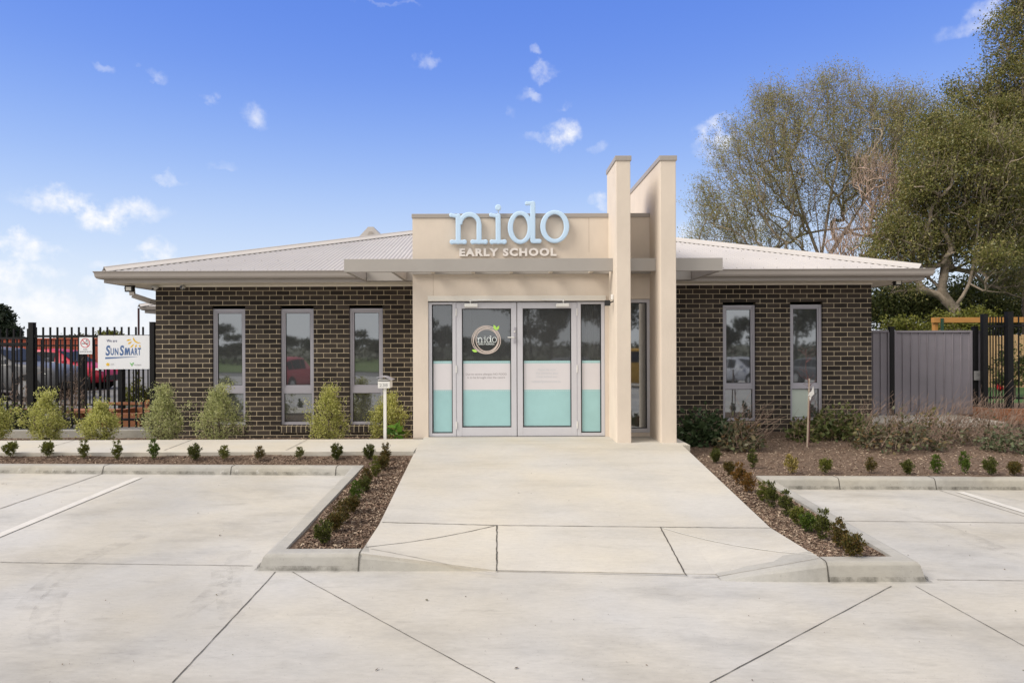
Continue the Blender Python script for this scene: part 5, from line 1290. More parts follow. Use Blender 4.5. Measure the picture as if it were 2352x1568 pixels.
    mb = MB(); mb.box(X(.475), X(.503), -hw * .55, hw * .55, .36, .52 * h); mb.box(X(-.503), X(-.48), -hw * .8, hw * .8, .34, .46); mb.build('bumper_grille', M['blackp'], t, local=True, bevel=.01)
    return t
P_silver = car_paint('silver_paint', (.11, .11, .115), 0); P_white = car_paint('white_car_paint', (.72, .72, .72), 0); P_red = car_paint('red_paint', (.45, .012, .04), 0); P_grey = car_paint('dark_grey_paint', (.06, .065, .075), 0); P_yel = car_paint('yellow_paint', (.75, .38, .02), 0)
x_ = P(200, 850, 23.2).x
make_car('dark silver four wheel drive nosing right behind the black picket fence', P_silver, (x_ - 2.35, 21.5 + D2Y + .9, gz), 0, 4.7, 1.9, 1.72, 'suv', 'cars parked behind the left fence')
x_ = P(150, 850, 24.2).x
make_car('pale wagon mostly hidden between the silver four wheel drive and red car', car_paint('pale_paint', (.40, .37, .37), .0), (x_ - 2.3, 23.9 + D2Y + .9, gz), 0, 4.6, 1.8, 1.55, 'hatch', 'cars parked behind the left fence')
x_ = P(284, 850, 28.2).x
make_car('bright red hatchback nosing right beneath the white sun safety board', P_red, (x_ - 2.1, 26.5 + D2Y + .9, gz), 0, 4.2, 1.75, 1.62, 'hatch', 'cars parked behind the left fence')
gcp = -.64
make_car('red hatchback seen as a reflection in the middle left window', P_red, (-9.35, -17.6, gcp), math.radians(-82), 4.2, 1.75, 1.55, 'hatch', 'cars parked across the car park')
make_car('silver hatchback seen as a reflection in the right entrance door', P_silver, (2.9, -18.2, gcp), math.radians(88), 4.3, 1.78, 1.52, 'hatch', 'cars parked across the car park')
make_car('white hatchback seen as a reflection in window right of porch', car_paint('dull_white_paint', (.42, .42, .43)), (12.4, -22.5, -.74), math.radians(60), 4.3, 1.78, 1.45, 'hatch', 'cars parked across the car park')
make_car('dark grey hatchback seen as a reflection in the far right window', P_grey, (16.8, -22.5, -.74), math.radians(75), 4.3, 1.78, 1.45, 'hatch', 'cars parked across the car park')
make_car('yellow van seen as a reflection in the right entrance sidelight', P_yel, (6.6, -25.0, -.78), math.radians(180), 4.6, 1.9, 1.95, 'van', 'cars parked across the car park')

# ------------------------------------------------------------------ right boundary
DGt = 14.25; YG = DGt + D2Y; GX = lambda u: P(u, 850, DGt).x; GZ = lambda v: P(2150, v, DGt).z
def steel_panel(mb, x0, x1, z0, z1, y, pitch=.182):
    n_ = max(1, int(round((x1 - x0) / pitch))); st = (x1 - x0) / n_
    for k in range(n_):
        x = x0 + st * k; xs_ = [x, x + st * .80, x + st * .83, x + st * .89, x + st * .92, x + st]; ys_ = [y, y, y - .018, y - .018, y, y]
        for a in range(5): mb.face([(xs_[a], ys_[a], z0), (xs_[a + 1], ys_[a + 1], z0), (xs_[a + 1], ys_[a + 1], z1), (xs_[a], ys_[a], z1)])
z0_, z1_ = GZ(953), GZ(759)
gf = thing('steel_fence', 'narrow grey ribbed steel fence panel between brick corner and gate post', 'fence', (GX(2020), YG, z0_))
mb = MB(); steel_panel(mb, GX(1990), GX(2042), z0_, z1_ - .02, YG, .14); mb.build('panel', M['cbond'], gf)
mb = MB(); mb.box(GX(1985), GX(2040), YG - .03, YG + .03, z1_ - .03, z1_ + .01); mb.box(GX(2038), GX(2042), YG - .03, YG + .02, z0_, z1_ - .031); mb.build('rail', M['cbond'], gf, bevel=.004)
for u, top_, lab in ((2046.5, 751, 'black square gate post nearest to the brick corner'), (2238.5, 751, 'black square latch post at right end of grey gate')):
    mb = MB(); mb.box(GX(u) - .045, GX(u) + .045, YG - .05, YG + .04, z0_ - .25, GZ(top_)); mb.box(GX(u) - .05, GX(u) + .05, YG - .055, YG + .045, GZ(top_) + .001, GZ(top_) + .014); tag(mb.build('gate_post', M['black'], bevel=.004), lab, 'post')
gt = thing('steel_gate', 'wide grey ribbed steel gate between two black posts', 'gate', (GX(2145), YG, z0_))
ga, gb = GX(2053), GX(2232)
mb = MB(); steel_panel(mb, ga + .03, gb - .03, z0_ + .04, z1_ - .03, YG, .182); mb.build('panel', M['cbond'], gt)
mb = MB(); frame_bars(mb, ga, gb, z0_ + .02, z1_, .042, YG - .03, YG + .02); mb.build('gate_frame', M['cbond'], gt, bevel=.004)
mb = MB(); px2 = GX(2238.5); mb.box(px2 - .055, px2 + .06, YG - .09, YG - .051, GZ(873), GZ(852)); mb.box(px2 - .03, px2 + .03, YG - .095, YG - .0515, GZ(868) - .02, GZ(868)); lk = mb.build('latch', mat('latch_grey', (.2, .2, .2), rough=.4), gt, bevel=.006)
mb = MB(); mb.box(px2 - .005, px2 + .02, YG - .094, YG - .0905, GZ(861), GZ(858)); sub(mb, 'keyhole', M['chrome'], lk)
gf = thing('steel_fence', 'narrow grey steel strip between latch post and black pickets', 'fence', (GX(2250), YG, z0_))
mb = MB(); steel_panel(mb, GX(2244), GX(2258), z0_, z1_ - .02, YG + .01, .09); mb.build('panel', M['cbond'], gf)
mb = MB(); frame_bars(mb, GX(2243.5), GX(2258.5), z0_, z1_, .02, YG - .02, YG + .03); mb.build('frame', M['cbond'], gf)
D9 = 14.05; Y9 = D9 + D2Y; RX = lambda u: P(u, 850, D9).x; RZ_ = lambda v: P(2300, v, D9).z
picket_fence('picket_fence', 'short black picket panel between two posts right of grey gate', RX(2271), RX(2311), Y9 + .04, RZ_(940), RZ_(726), [RZ_(749), RZ_(913)], .064, w=.017, posts=(RX(2264),), post_h=RZ_(722), post_w=.1)
picket_fence('picket_fence', 'black picket fence at right edge above brown sleepers', RX(2326), RX(2326) + 3.0, Y9, RZ_(944), RZ_(724), [RZ_(748), RZ_(914)], .125, w=.02, posts=(RX(2317.5),), post_h=RZ_(717), post_w=.115)
pl = thing('sleeper_planter', 'brown timber sleeper edging beneath the black pickets at right', 'planter', (RX(2330), Y9 - .3, -.25))
for k in range(2): mb = MB(); mb.box(RX(2247), RX(2247) + 4, Y9 - .42, Y9 - .30, -.22 + k * .152, -.22 + k * .152 + .148); mb.build('sleeper', M['timber2'], pl, bevel=.008)
mb = MB(); mb.box(RX(2247), RX(2247) + .1, Y9 - .299, Y9 + 1.4, -.22, .07); mb.build('end_sleeper', M['timber2'], pl, bevel=.008)
mb = MB(); mb.box(RX(2247) + .12, RX(2247) + 4, Y9 - .29, Y9 + 1.4, -.2, .04); mb.build('soil', M['mulch'], pl)
# timber frame, paling fence
D8 = 18; T8 = lambda u, v: P(u, v, D8)
tf = thing('timber_swing', 'orange timber swing frame behind the grey gate', 'play frame', (T8(2160, 0).x, D8 + D2Y, -.3))
mb = MB(); mb.box(T8(2139, 0).x, T8(2139, 0).x + 4.2, D8 + D2Y - .06, D8 + D2Y + .06, T8(2200, 741).z, T8(2200, 729).z); mb.build('top_beam', M['timber'], tf, bevel=.006)
for ua, ub in ((2144, 2152.5), (2163, 2166)): mb = MB(); mb.box(T8(ua, 0).x, T8(ub, 0).x, D8 + D2Y + (.0 if ua < 2150 else .02), D8 + D2Y + .12, -.3, T8(2200, 741.2).z); mb.build('post', M['timber'], tf, bevel=.005)
mb = MB(); mb.box(T8(2154, 0).x, T8(2161, 0).x, D8 + D2Y - .075, D8 + D2Y - .062, T8(2150, 800).z, T8(2150, 731).z); mb.build('bolt_plate', mat('dark_green_plate', (.01, .05, .025), rough=.5), tf)
D7 = 22.5; y7 = D7 + D2Y
mb = MB(); xa = P(2190, 850, D7).x; rr_ = random.Random(8)
for k in range(70): x = xa + k * .125; h_ = P(2300, 770, D7).z + rr_.uniform(-.03, .03); mb.box(x + .004, x + .121, y7 - rr_.uniform(0, .012), y7 + .02, -.3, h_)
tag(mb.build('paling_fence', M['paling']), 'pale timber paling fence behind the right black pickets', 'fence')
p_ = P(2296, 888, 20); mb = MB(); mb.tube([(p_.x, p_.y, p_.z - .12), (p_.x + .02, p_.y, p_.z - .05), (p_.x, p_.y, p_.z + .1), (p_.x - .02, p_.y, p_.z + .16)], [.05, .09, .08, .03], 10); tag(mb.build('red_buoy', mat('red_toy', (.5, .01, .02), rough=.4), smooth=True), 'small red hanging toy before the pale paling fence', 'toy')
mb = MB(); xg = P(2330, 900, 18).x; sheet('play_lawn', seq(xg - 2, xg + 8, 1), seq(14.8, 22.3, 1.5), lambda x, d: -.06, mat('play_grass', (.045, .10, .02), rough=.95, noise=.35, nscale=20, bump=.6, bscale=60))

# ------------------------------------------------------------------ plants
def leaves(C, size, rng, up=0.3, flat=0.5, fold=0.25, aspect=0.5, out_dir=None, jit=.3):
    """one folded diamond-shaped leaf at every point of C"""
    n = len(C); C = np.asarray(C, float)
    d = rng.normal(0, 1, (n, 3)); d /= np.linalg.norm(d, axis=1)[:, None]
    if out_dir is not None: d = d * (1 - flat) + out_dir * flat
    d[:, 2] += up; d /= np.linalg.norm(d, axis=1)[:, None] + 1e-9
    r = np.cross(d, rng.normal(0, 1, (n, 3))); r /= np.linalg.norm(r, axis=1)[:, None] + 1e-9
    nn = np.cross(r, d)
    s = size * (1 + rng.uniform(-jit, jit, n))[:, None]
    V = np.empty((n, 4, 3)); V[:, 0] = C; V[:, 1] = C + d * s * .5 + r * s * aspect * .5 + nn * s * fold * .3; V[:, 2] = C + d * s; V[:, 3] = C + d * s * .5 - r * s * aspect * .5 + nn * s * fold * .3
    return V.reshape(-1, 3)
def leaf_obj(name, Vs, m, parent):
    V = np.concatenate(Vs); return raw_mesh(name, V, np.arange(len(V)).reshape(-1, 4), m, parent)

def grow(skel, targets, rng, step=.4, sag=.0, wander=.15, r_tip=.006, r_pow=.5, r_max=.4, fan=0.0):
    """skel: list of poly-lines [(x,y,z)...]; each target joins the nearest branch; returns list of (points, radii), tips"""
    nodes = []; par = []; paths = []
    root0 = None
    for pl_ in skel:
        idx = []
        if nodes:
            a = np.array(pl_[0]); j = int(np.argmin(np.linalg.norm(np.array(nodes) - a, axis=1))); idx = [j]
        seg = [np.array(p, float) for p in pl_]
        for a, b in zip(seg, seg[1:]):
            k = max(1, int(np.linalg.norm(b - a) / step))
            for q in range(k):
                if q == 0 and idx and a is seg[0]: continue
                nodes.append(a + (b - a) * q / k); par.append(idx[-1] if idx else -1); idx.append(len(nodes) - 1)
        nodes.append(seg[-1]); par.append(idx[-1] if idx else -1); idx.append(len(nodes) - 1); paths.append(idx)
    T = np.asarray(targets, float); base = np.array(skel[0][0]); order = np.argsort(np.linalg.norm(T - base, axis=1))
    cap = 300000; A = np.empty((len(nodes) + len(T) * 14, 3)); A[:len(nodes)] = nodes; n = len(nodes)
    tips = []; Dn = np.zeros_like(A)
    for i_ in range(n):
        v_ = A[i_] - A[par[i_]] if par[i_] >= 0 else np.array([0, 0, 1.0]); Dn[i_] = v_ / (np.linalg.norm(v_) + 1e-9)
    for o in order:
        t = T[o]; D = A[:n] - t; dist = np.sqrt((D * D).sum(1)) + 1e-6
        if fan: dist = dist * (1 + fan * (1 + (D * Dn[:n]).sum(1) / dist))
        dist = dist + np.where(A[:n, 2] > t[2] + .1, .8 * (A[:n, 2] - t[2]), 0)
        j = int(np.argmin(dist)); p = A[j]; L_ = np.linalg.norm(t - p)
        if L_ < step * .3: tips.append(j); continue
        dirp = (p - A[par[j]]) if par[j] >= 0 else np.array([0, 0, 1.0]); dirp = dirp / (np.linalg.norm(dirp) + 1e-9)
        c = p + dirp * L_ * .4 + rng.normal(0, wander * L_ * .5, 3); c[2] += sag * L_
        k = min(12, max(2, int(round(L_ / step)))); idx = [j]
        for q in range(1, k + 1):
            u = q / k; x = (1 - u) ** 2 * p + 2 * u * (1 - u) * c + u * u * t
            A[n] = x; v_ = x - A[idx[-1]]; Dn[n] = v_ / (np.linalg.norm(v_) + 1e-9); par.append(idx[-1]); idx.append(n); n += 1
        paths.append(idx); tips.append(n - 1)
    load = np.zeros(n)
    for t in tips: load[t] += 1
    for i in range(n - 1, -1, -1):
        if par[i] >= 0: load[par[i]] += load[i]
    R = np.minimum(r_tip * np.maximum(load, 1) ** r_pow, r_max)
    out = []
    for idx in paths:
        rs = [R[i] for i in idx]
        if len(rs) > 1: rs[0] = min(rs[0], rs[1] * 1.25)
        out.append(([A[i] for i in idx], rs))
    return out, A[tips], A[:n]
def tubes(name, paths, m, parent, rmin=0.0, sides=None):
    mb = MB()
    for pts, rs in paths:
        if max(rs) < rmin: continue
        k = sides or (9 if rs[0] > .08 else 5 if rs[0] > .02 else 4 if rs[0] > .008 else 3)
        mb.tube(pts, rs, k, caps=False)
    return mb.build(name, m, parent, smooth=True, local=True)
def ellipsoid_pts(rng, n, c, r, shell=.5):
    d = rng.normal(0, 1, (n, 3)); d /= np.linalg.norm(d, axis=1)[:, None]
    return np.array(c) + d * (shell + (1 - shell) * rng.uniform(0, 1, n)[:, None] ** .6) * np.array(r)

G = lambda *c: c
LM = {}
LM['box_green'] = leaf_mat('box_leaf_green', [(.04, .046, .010), (.125, .14, .024), (.075, .088, .017), (.20, .21, .04), (.13, .11, .024)], .2)
LM['box_dark'] = leaf_mat('box_leaf_dark', [(.032, .037, .009), (.085, .097, .019), (.055, .064, .014), (.14, .15, .03)], .2)
LM['box_brown'] = leaf_mat('box_leaf_brown', [(.04, .042, .011), (.10, .08, .02), (.15, .09, .022), (.06, .07, .016), (.09, .055, .016)], .2)
LM['box_orange'] = leaf_mat('box_leaf_orange', [(.07, .045, .01), (.22, .10, .02), (.15, .075, .015), (.06, .06, .012)], .25)
LM['box_yellow'] = leaf_mat('box_leaf_yellow', [(.03, .035, .01), (.45, .34, .08), (.08, .07, .015), (.5, .40, .14), (.15, .12, .03)], .25)
LM['box_lime'] = leaf_mat('box_leaf_lime', [(.02, .035, .008), (.10, .16, .02), (.05, .075, .014), (.14, .20, .025)], .25)
LM['pit'] = leaf_mat('pale_shrub_leaf', [(.28, .30, .07), (.58, .58, .18), (.42, .435, .11), (.70, .68, .30), (.50, .50, .14), (.17, .195, .05)], .42)
LM['pit2'] = leaf_mat('grey_shrub_leaf', [(.25, .285, .105), (.49, .51, .22), (.36, .39, .155), (.64, .64, .34), (.155, .19, .065)], .42)
LM['big'] = leaf_mat('broad_leaf_green', [(.03, .055, .022), (.07, .11, .045), (.05, .08, .032), (.12, .165, .08)], .2)
LM['olive'] = leaf_mat('broad_leaf_olive', [(.06, .085, .028), (.14, .165, .05), (.10, .125, .04), (.19, .19, .07), (.11, .08, .04)], .25)
LM['dry'] = leaf_mat('dry_leaf_mix', [(.10, .12, .065), (.16, .17, .09), (.13, .10, .065), (.19, .175, .11), (.08, .105, .05), (.22, .13, .06), (.12, .15, .07)], .25)
LM['silver'] = leaf_mat('silver_leaf', [(.085, .11, .055), (.17, .195, .11), (.12, .145, .075), (.06, .075, .035), (.14, .10, .06)], .2)
LM['tree_dark'] = leaf_mat('fig_leaf', [(.07, .085, .024), (.18, .185, .05), (.12, .135, .035), (.29, .27, .085), (.21, .215, .06), (.40, .33, .13), (.09, .11, .03)], .42, .4, .5)
LM['tree_olive'] = leaf_mat('sparse_leaf', [(.24, .25, .085), (.37, .35, .13), (.29, .29, .10), (.45, .36, .18), (.19, .21, .07)], .45)
LM['hedge'] = leaf_mat('hedge_leaf', [(.035, .05, .016), (.09, .11, .03), (.06, .08, .022), (.15, .15, .045)], .3)
M['bark_mid'] = mat('olive_grey_bark', (.27, .225, .17), rough=.95, noise=.3, nscale=5)
LM['lime'] = leaf_mat('lime_shrub_leaf', [(.10, .11, .02), (.19, .19, .035), (.14, .15, .025), (.06, .075, .015)], .3)
LM['conifer'] = leaf_mat('conifer_leaf', [(.010, .018, .009), (.022, .036, .016), (.016, .026, .012)], .1)
LM['far'] = leaf_mat('far_tree_leaf', [(.02, .028, .008), (.05, .06, .016), (.035, .042, .012), (.085, .085, .025)], .2)

# small clipped box plants, one prototype mesh set per look, copied with their stems
def box_proto(seed, m, h=.25, r=.095, n=1500, pts_up=0):
    rng = np.random.default_rng(seed); C = []
    T = ellipsoid_pts(rng, 80, (0, 0, h * .56), (r, r, h * .45), .2); T[:, :2] *= np.clip(.45 + 1.0 * T[:, 2:3] / h, .5, 1.05)
    if pts_up:
        for k in range(pts_up): a = rng.uniform(0, 2 * PI); T = np.vstack([T, [(r * .45 * math.cos(a) + rng.normal(0, .01), r * .45 * math.sin(a), h * (1.0 + .06 * q)) for q in range(3)]])
    paths, tips, _ = grow([[(0, 0, 0), (0, 0, h * .25)]], T, rng, step=.04, wander=.2, r_tip=.0016, r_pow=.35, r_max=.008)
    C = tips[rng.integers(0, len(tips), n)] + rng.normal(0, r * .13, (n, 3))
    C[:, 2] = np.maximum(C[:, 2], .015)
    o = C - np.array([0, 0, h * .35]); o /= np.linalg.norm(o, axis=1)[:, None] + 1e-9
    return paths, leaves(C, .023, rng, up=.25, flat=.55, aspect=.62, out_dir=o)
PROTO = {}
def box_plant(kind, variant, loc, rz, s, label, group):
    key = (kind, variant)
    if key not in PROTO:
        t = thing('box_plant', label, 'plant', loc, rz, group); s *= .9; t.scale = (s, s, s)
        pa, V = box_proto(100 + variant * 7 + len(PROTO), None, h=(.255, .235, .29)[variant % 3], r=(.098, .09, .084)[variant % 3], n=(1700, 1000, 1350)[variant % 3], pts_up=(0, 5, 3)[variant % 3])
        tubes('stem', pa, M['bark'], t); leaf_obj('foliage', [V], LM[kind], t); PROTO[key] = t
        return t
    return dup(PROTO[key], loc, rz, (s * .9, s * .9, s * .9 * rngp.uniform(.92, 1.1)), label, group)
rngp = random.Random(11)
ORD = ['first', 'second', 'third', 'fourth', 'fifth', 'sixth', 'seventh', 'eighth', 'ninth', 'tenth', 'eleventh', 'twelfth']
words = {'box_green': 'green', 'box_dark': 'dark green', 'box_brown': 'brown tinged', 'box_orange': 'orange brown', 'box_yellow': 'yellow tipped', 'box_lime': 'lime tipped'}
rowA = [(27, 1049, 'box_green', 0, .88), (110, 1050, 'box_green', 0, .84), (193, 1053, 'box_green', 2, .80), (269, 1055, 'box_green', 2, .78), (353, 1055, 'box_lime', 2, .86), (447, 1057, 'box_dark', 0, .88), (515, 1058, 'box_green', 1, .78), (597, 1059, 'box_brown', 1, .76), (688, 1055, 'box_green', 1, .66), (772, 1056, 'box_dark', 0, .84), (849, 1055, 'box_dark', 0, .88)]
for i, (u, v, kd, va, s) in enumerate(rowA):
    p = on_ground(u, v, z_bed_fl, 8.6, 9.3); p.y = min(p.y, 9.03 + D2Y)
    box_plant(kd, va, p, rngp.uniform(0, 6), s, f'small {words[kd]} box plant, {ORD[i]} from left in row along the far left kerb', 'box plants behind the left kerb')
rowB = [(884, 1075, 'box_brown', 2, .95), (870, 1092, 'box_green', 2, .9), (845, 1124, 'box_green', 0, .9), (833, 1108, 'box_brown', 1, .85), (825, 1140, 'box_brown', 1, .82), (808, 1176, 'box_lime', 2, .86), (797, 1198, 'box_brown', 0, .92), (774, 1212, 'box_brown', 1, .95), (772, 1229, 'box_brown', 0, .82), (746, 1251, 'box_dark', 0, .93)]
rowB = [(886, 1062, 'box_brown', 2, .92), (880, 1080, 'box_brown', 0, .95), (862, 1096, 'box_green', 2, .9), (843, 1112, 'box_brown', 1, .9), (838, 1130, 'box_dark', 0, .86), (818, 1152, 'box_lime', 1, .98), (808, 1178, 'box_brown', 0, .9), (786, 1205, 'box_brown', 1, 1.05), (772, 1222, 'box_brown', 0, .92), (745, 1251, 'box_dark', 0, .98)]
for i, (u, v, kd, va, s) in enumerate(rowB):
    p = on_ground(u, v, z_bed_ls, 5.3, 9.3)
    box_plant(kd, va, p, rngp.uniform(0, 6), s * .88, f'{words[kd]} box plant, {ORD[len(rowB) - 1 - i]} from front kerb in strip left of ramp', 'box plants in the strip left of the ramp')
rowC = [(1645, 1063, 'box_dark', 0, .80), (1729, 1076, 'box_dark', 2, .80), (1818, 1087, 'box_yellow', 1, .92), (1897, 1090, 'box_green', 0, .84), (2001, 1087, 'box_brown', 1, .80), (2084, 1090, 'box_dark', 0, .80), (2151, 1087, 'box_lime', 1, .86), (2216, 1088, 'box_lime', 2, .84), (2275, 1091, 'box_dark', 0, .82), (2330, 1092, 'box_brown', 0, .86)]
for i, (u, v, kd, va, s) in enumerate(rowC):
    p = on_ground(u, v, z_bed_r, 8.0, 12)
    box_plant(kd, va, p, rngp.uniform(0, 6), s, f'small {words[kd]} box plant, {ORD[i]} from left in row along the right kerb', 'box plants behind the right kerb')
rowD = [(1674, 1092, 'box_brown', 0, .80), (1697, 1116, 'box_orange', 2, 1.0), (1720, 1132, 'box_orange', 1, .98), (1751, 1152, 'box_green', 2, .85), (1772, 1168, 'box_dark', 2, .98), (1806, 1186, 'box_dark', 2, 1.0), (1831, 1207, 'box_green', 0, .82), (1856, 1225, 'box_lime', 0, .92), (1890, 1242, 'box_dark', 2, 1.05), (1930, 1262, 'box_brown', 2, 1.02), (1960, 1282, 'box_brown', 0, 1.06)]
for i, (u, v, kd, va, s) in enumerate(rowD):
    p = on_ground(u, v, z_bed_rs, 5.2, 9.5)
    box_plant(kd, va, p, rngp.uniform(0, 6), s * .88, f'{words[kd]} box plant, {ORD[len(rowD) - 1 - i]} from front kerb in strip right of ramp', 'box plants in the strip right of the ramp')

# pale feathery shrubs before the left wall
def pale_shrub(label, loc, h, r, m, seed, n=5200):
    rng = np.random.default_rng(seed); t = thing('pale_shrub', label, 'shrub', loc, 0, 'pale shrubs along the left wall')
    T = []
    while len(T) < 260:
        z = rng.uniform(.06, 1.0); rad = r * math.sin(PI * min(1, (z * .93 + .07)) ** .85) ** .6 * (1 - .15 * z) * (.88 + .14 * math.sin(9 * z + seed)); 
        a = rng.uniform(0, 2 * PI); q = rad * (1 + .16 * math.sin(2 * a + seed) + .1 * math.sin(5 * a + 3 * z)) * math.sqrt(rng.uniform(.12, 1)); T.append((q * math.cos(a), q * math.sin(a), z * h))
    for k in range(26): a = rng.uniform(0, 2 * PI); q = r * rng.uniform(0, .5); T.append((q * math.cos(a), q * math.sin(a), h * rng.uniform(.98, 1.2)))
    for k in range(18): a = rng.uniform(0, 2 * PI); z = rng.uniform(.2, .75); q = r * rng.uniform(.92, 1.12); T.append((q * math.cos(a), q * math.sin(a), h * z + .08))
    T = np.array(T)
    paths, tips, nodes = grow([[(0, 0, 0), (.01, 0, h * .2), (0, .01, h * .45)]], T, rng, step=.07, wander=.12, sag=.08, r_tip=.0022, r_pow=.42, r_max=.02)
    tubes('stem', paths, M['bark'], t)
    k = rng.integers(0, len(tips), n); C = tips[k] + rng.normal(0, .03, (n, 3)) * np.array([1, 1, 1.6])
    # leaves also run back along the outer twigs
    far = nodes[(np.hypot(nodes[:, 0], nodes[:, 1]) > r * .35) | (nodes[:, 2] > h * .5)]; C = np.vstack([C, far[rng.integers(0, len(far), n // 3)] + rng.normal(0, .02, (n // 3, 3))])
    C = C[C[:, 2] > .02]; o = C - np.array([0, 0, h * .3]); o /= np.linalg.norm(o, axis=1)[:, None]
    leaf_obj('foliage', [leaves(C, .031, rng, up=.3, flat=.4, aspect=.5, out_dir=o)], LM[m], t)
    return t
for k, (u, h, r, m, lab) in enumerate([(105, .86, .295, 'pit', 'yellow green bushy shrub by the thick fence post'), (230, .66, .30, 'pit', 'rounded yellow green shrub before the fence below white board'), (375, .91, .32, 'pit2', 'tall grey green shrub at left corner of brick wall'),
                                 (502, .92, .37, 'pit2', 'broad grey green shrub covering base of the first window'), (755, .90, .285, 'pit', 'narrow upright pale green shrub between second and third windows'), (893, .78, .30, 'pit', 'yellow green shrub behind the letterbox post'), (-18, .72, .3, 'pit', 'yellow green shrub cut by left edge of frame')]):
    d_ = 11.0 if k != 5 else 11.25
    x = P(u, 1000, d_).x; z = z_bed_back(x, d_) - .01; pale_shrub(lab, (x, d_ + D2Y, z), h * .80, r * 1.12, m, 40 + k, 5200 if r > .29 else 4600)
rng_ = np.random.default_rng(77)
p = (P(912, 1000, 10.6).x, 10.62 + D2Y, z_bed_back(-1.6, 10.6)); t = thing('broadleaf_weed', 'bright green broad leaved weed at foot of the letterbox shrub', 'plant', p)
C = np.array([(rng_.normal(0, .03), rng_.normal(0, .03), rng_.uniform(.05, .20)) for k in range(16)]); leaf_obj('foliage', [leaves(C, .15, rng_, up=.2, aspect=.55)], leaf_mat('weed_leaf', [(.06, .14, .02), (.12, .25, .03)], .3), t)
mb = MB(); mb.tube([(0, 0, 0), (.01, 0, .16)], .006, 5); mb.build('stem', M['bark'], t, local=True)

# leafy and dry shrubs of the right garden bed
def garden_shrub(label, loc, w, h, dep, m, seed, nleaf=900, lsize=.075, ntw=0, twl=.5, lean=.35, hollow=.3, group='shrubs in the right garden bed', name='garden_shrub'):
    rng = np.random.default_rng(seed); t = thing(name, label, 'shrub', loc, 0, group)
    T = []
    while len(T) < 150:
        a = rng.uniform(0, 2 * PI); q = math.sqrt(rng.uniform(0, 1)); z = h * (1 - q ** 2.2) ** .6 * rng.uniform(hollow, 1) * (.8 + .2 * math.sin(3 * a + seed)); T.append((w / 2 * q * math.cos(a), dep / 2 * q * math.sin(a), max(.04, z)))
    sk = [[(0, 0, -.02), (0, 0, .05)]] + [[(0, 0, .03), (w * .22 * math.cos(a), dep * .22 * math.sin(a), h * .35)] for a in (0.3, 1.7, 3.0, 4.3, 5.4)]
    paths, tips, nodes = grow(sk, np.array(T), rng, step=.08, wander=.22, sag=.12, r_tip=.0025, r_pow=.42, r_max=.012)
    for k in range(ntw):
        b = nodes[rng.integers(0, len(nodes))]; L_ = twl * rng.uniform(.5, 1.25); a = rng.normal(lean, .45); dx = math.sin(a); bend = rng.normal(.18, .25)
        pts = [b + np.array([dx * L_ * q + bend * L_ * q * q * .5, rng.normal(0, .02) + (k % 3 - 1) * .08 * q, L_ * q * math.cos(a) * (1 - .12 * q)]) for q in np.linspace(0, 1, 6)]
        paths.append((pts, list(np.linspace(.0038, .0016, 6))))
        if k % 3 == 0:
            c = pts[2]; paths.append(([c, c + np.array([rng.normal(.1, .1), rng.normal(0, .05), .14]), c + np.array([rng.normal(.17, .12), rng.normal(0, .08), .27])], [.0026, .002, .0014]))
    tubes('stems', paths, M['twig'], t)
    C = tips[rng.integers(0, len(tips), nleaf)] + rng.normal(0, .045, (nleaf, 3)); C[:, 2] *= rng.uniform(.62, 1.0, len(C)); C = C[C[:, 2] > .02]; o = C - np.array([0, .25 * dep, h * .1]); o /= np.linalg.norm(o, axis=1)[:, None]
    leaf_obj('foliage', [leaves(C, lsize, rng, up=-.05, flat=.45, aspect=.62, out_dir=o)], LM[m], t)
    return t
def gz_(u, d): x = P(u, 1000, d).x; return (x, d + D2Y, z_bed_r(x, d) if d < 12.8 else -.17)
garden_shrub('dark green broad leaved shrub against the beige fin wall', gz_(1612, 10.9), .90, .66, .8, 'big', 1, 1200, .10, 6, .25)
garden_shrub('sprawling half dry shrub with grey stems below the first right window', gz_(1698, 10.3), .62, .60, .6, 'dry', 2, 650, .075, 46, .5, .75)
garden_shrub('olive green bushy shrub behind the staked sapling', gz_(1925, 11.4), 1.25, .66, .8, 'olive', 3, 1500, .08, 34, .45, .3)
garden_shrub('low dark green shrub left of the staked sapling', gz_(1845, 11.2), .40, .42, .5, 'olive', 4, 380, .075, 8, .3)
garden_shrub('large straggly brown shrub before corner of brick wall', gz_(2062, 10.3), 1.25, .66, .8, 'dry', 5, 1250, .062, 130, .55, .35)
garden_shrub('grey twiggy shrub in front of grey gate with few leaves', gz_(2168, 10.9), .95, .52, .7, 'dry', 6, 330, .06, 100, .55, .3)
garden_shrub('pale dry twig shrub in front of the brown sleepers', gz_(2262, 11.2), 1.0, .50, .7, 'dry', 7, 240, .06, 100, .6, .3)
garden_shrub('silvery green leaved shrub at right edge of garden', gz_(2325, 10.1), .72, .52, .7, 'silver', 8, 700, .058, 40, .4, .3)
garden_shrub('reddish dry twig clump before sleepers at right edge', gz_(2350, 11.4), .8, .4, .6, 'dry', 9, 120, .05, 60, .6, .4)
garden_shrub('small lime green shoot before the grey gate', gz_(2138, 11.6), .20, .62, .2, 'lime', 10, 110, .07, 2, .2, hollow=.85)

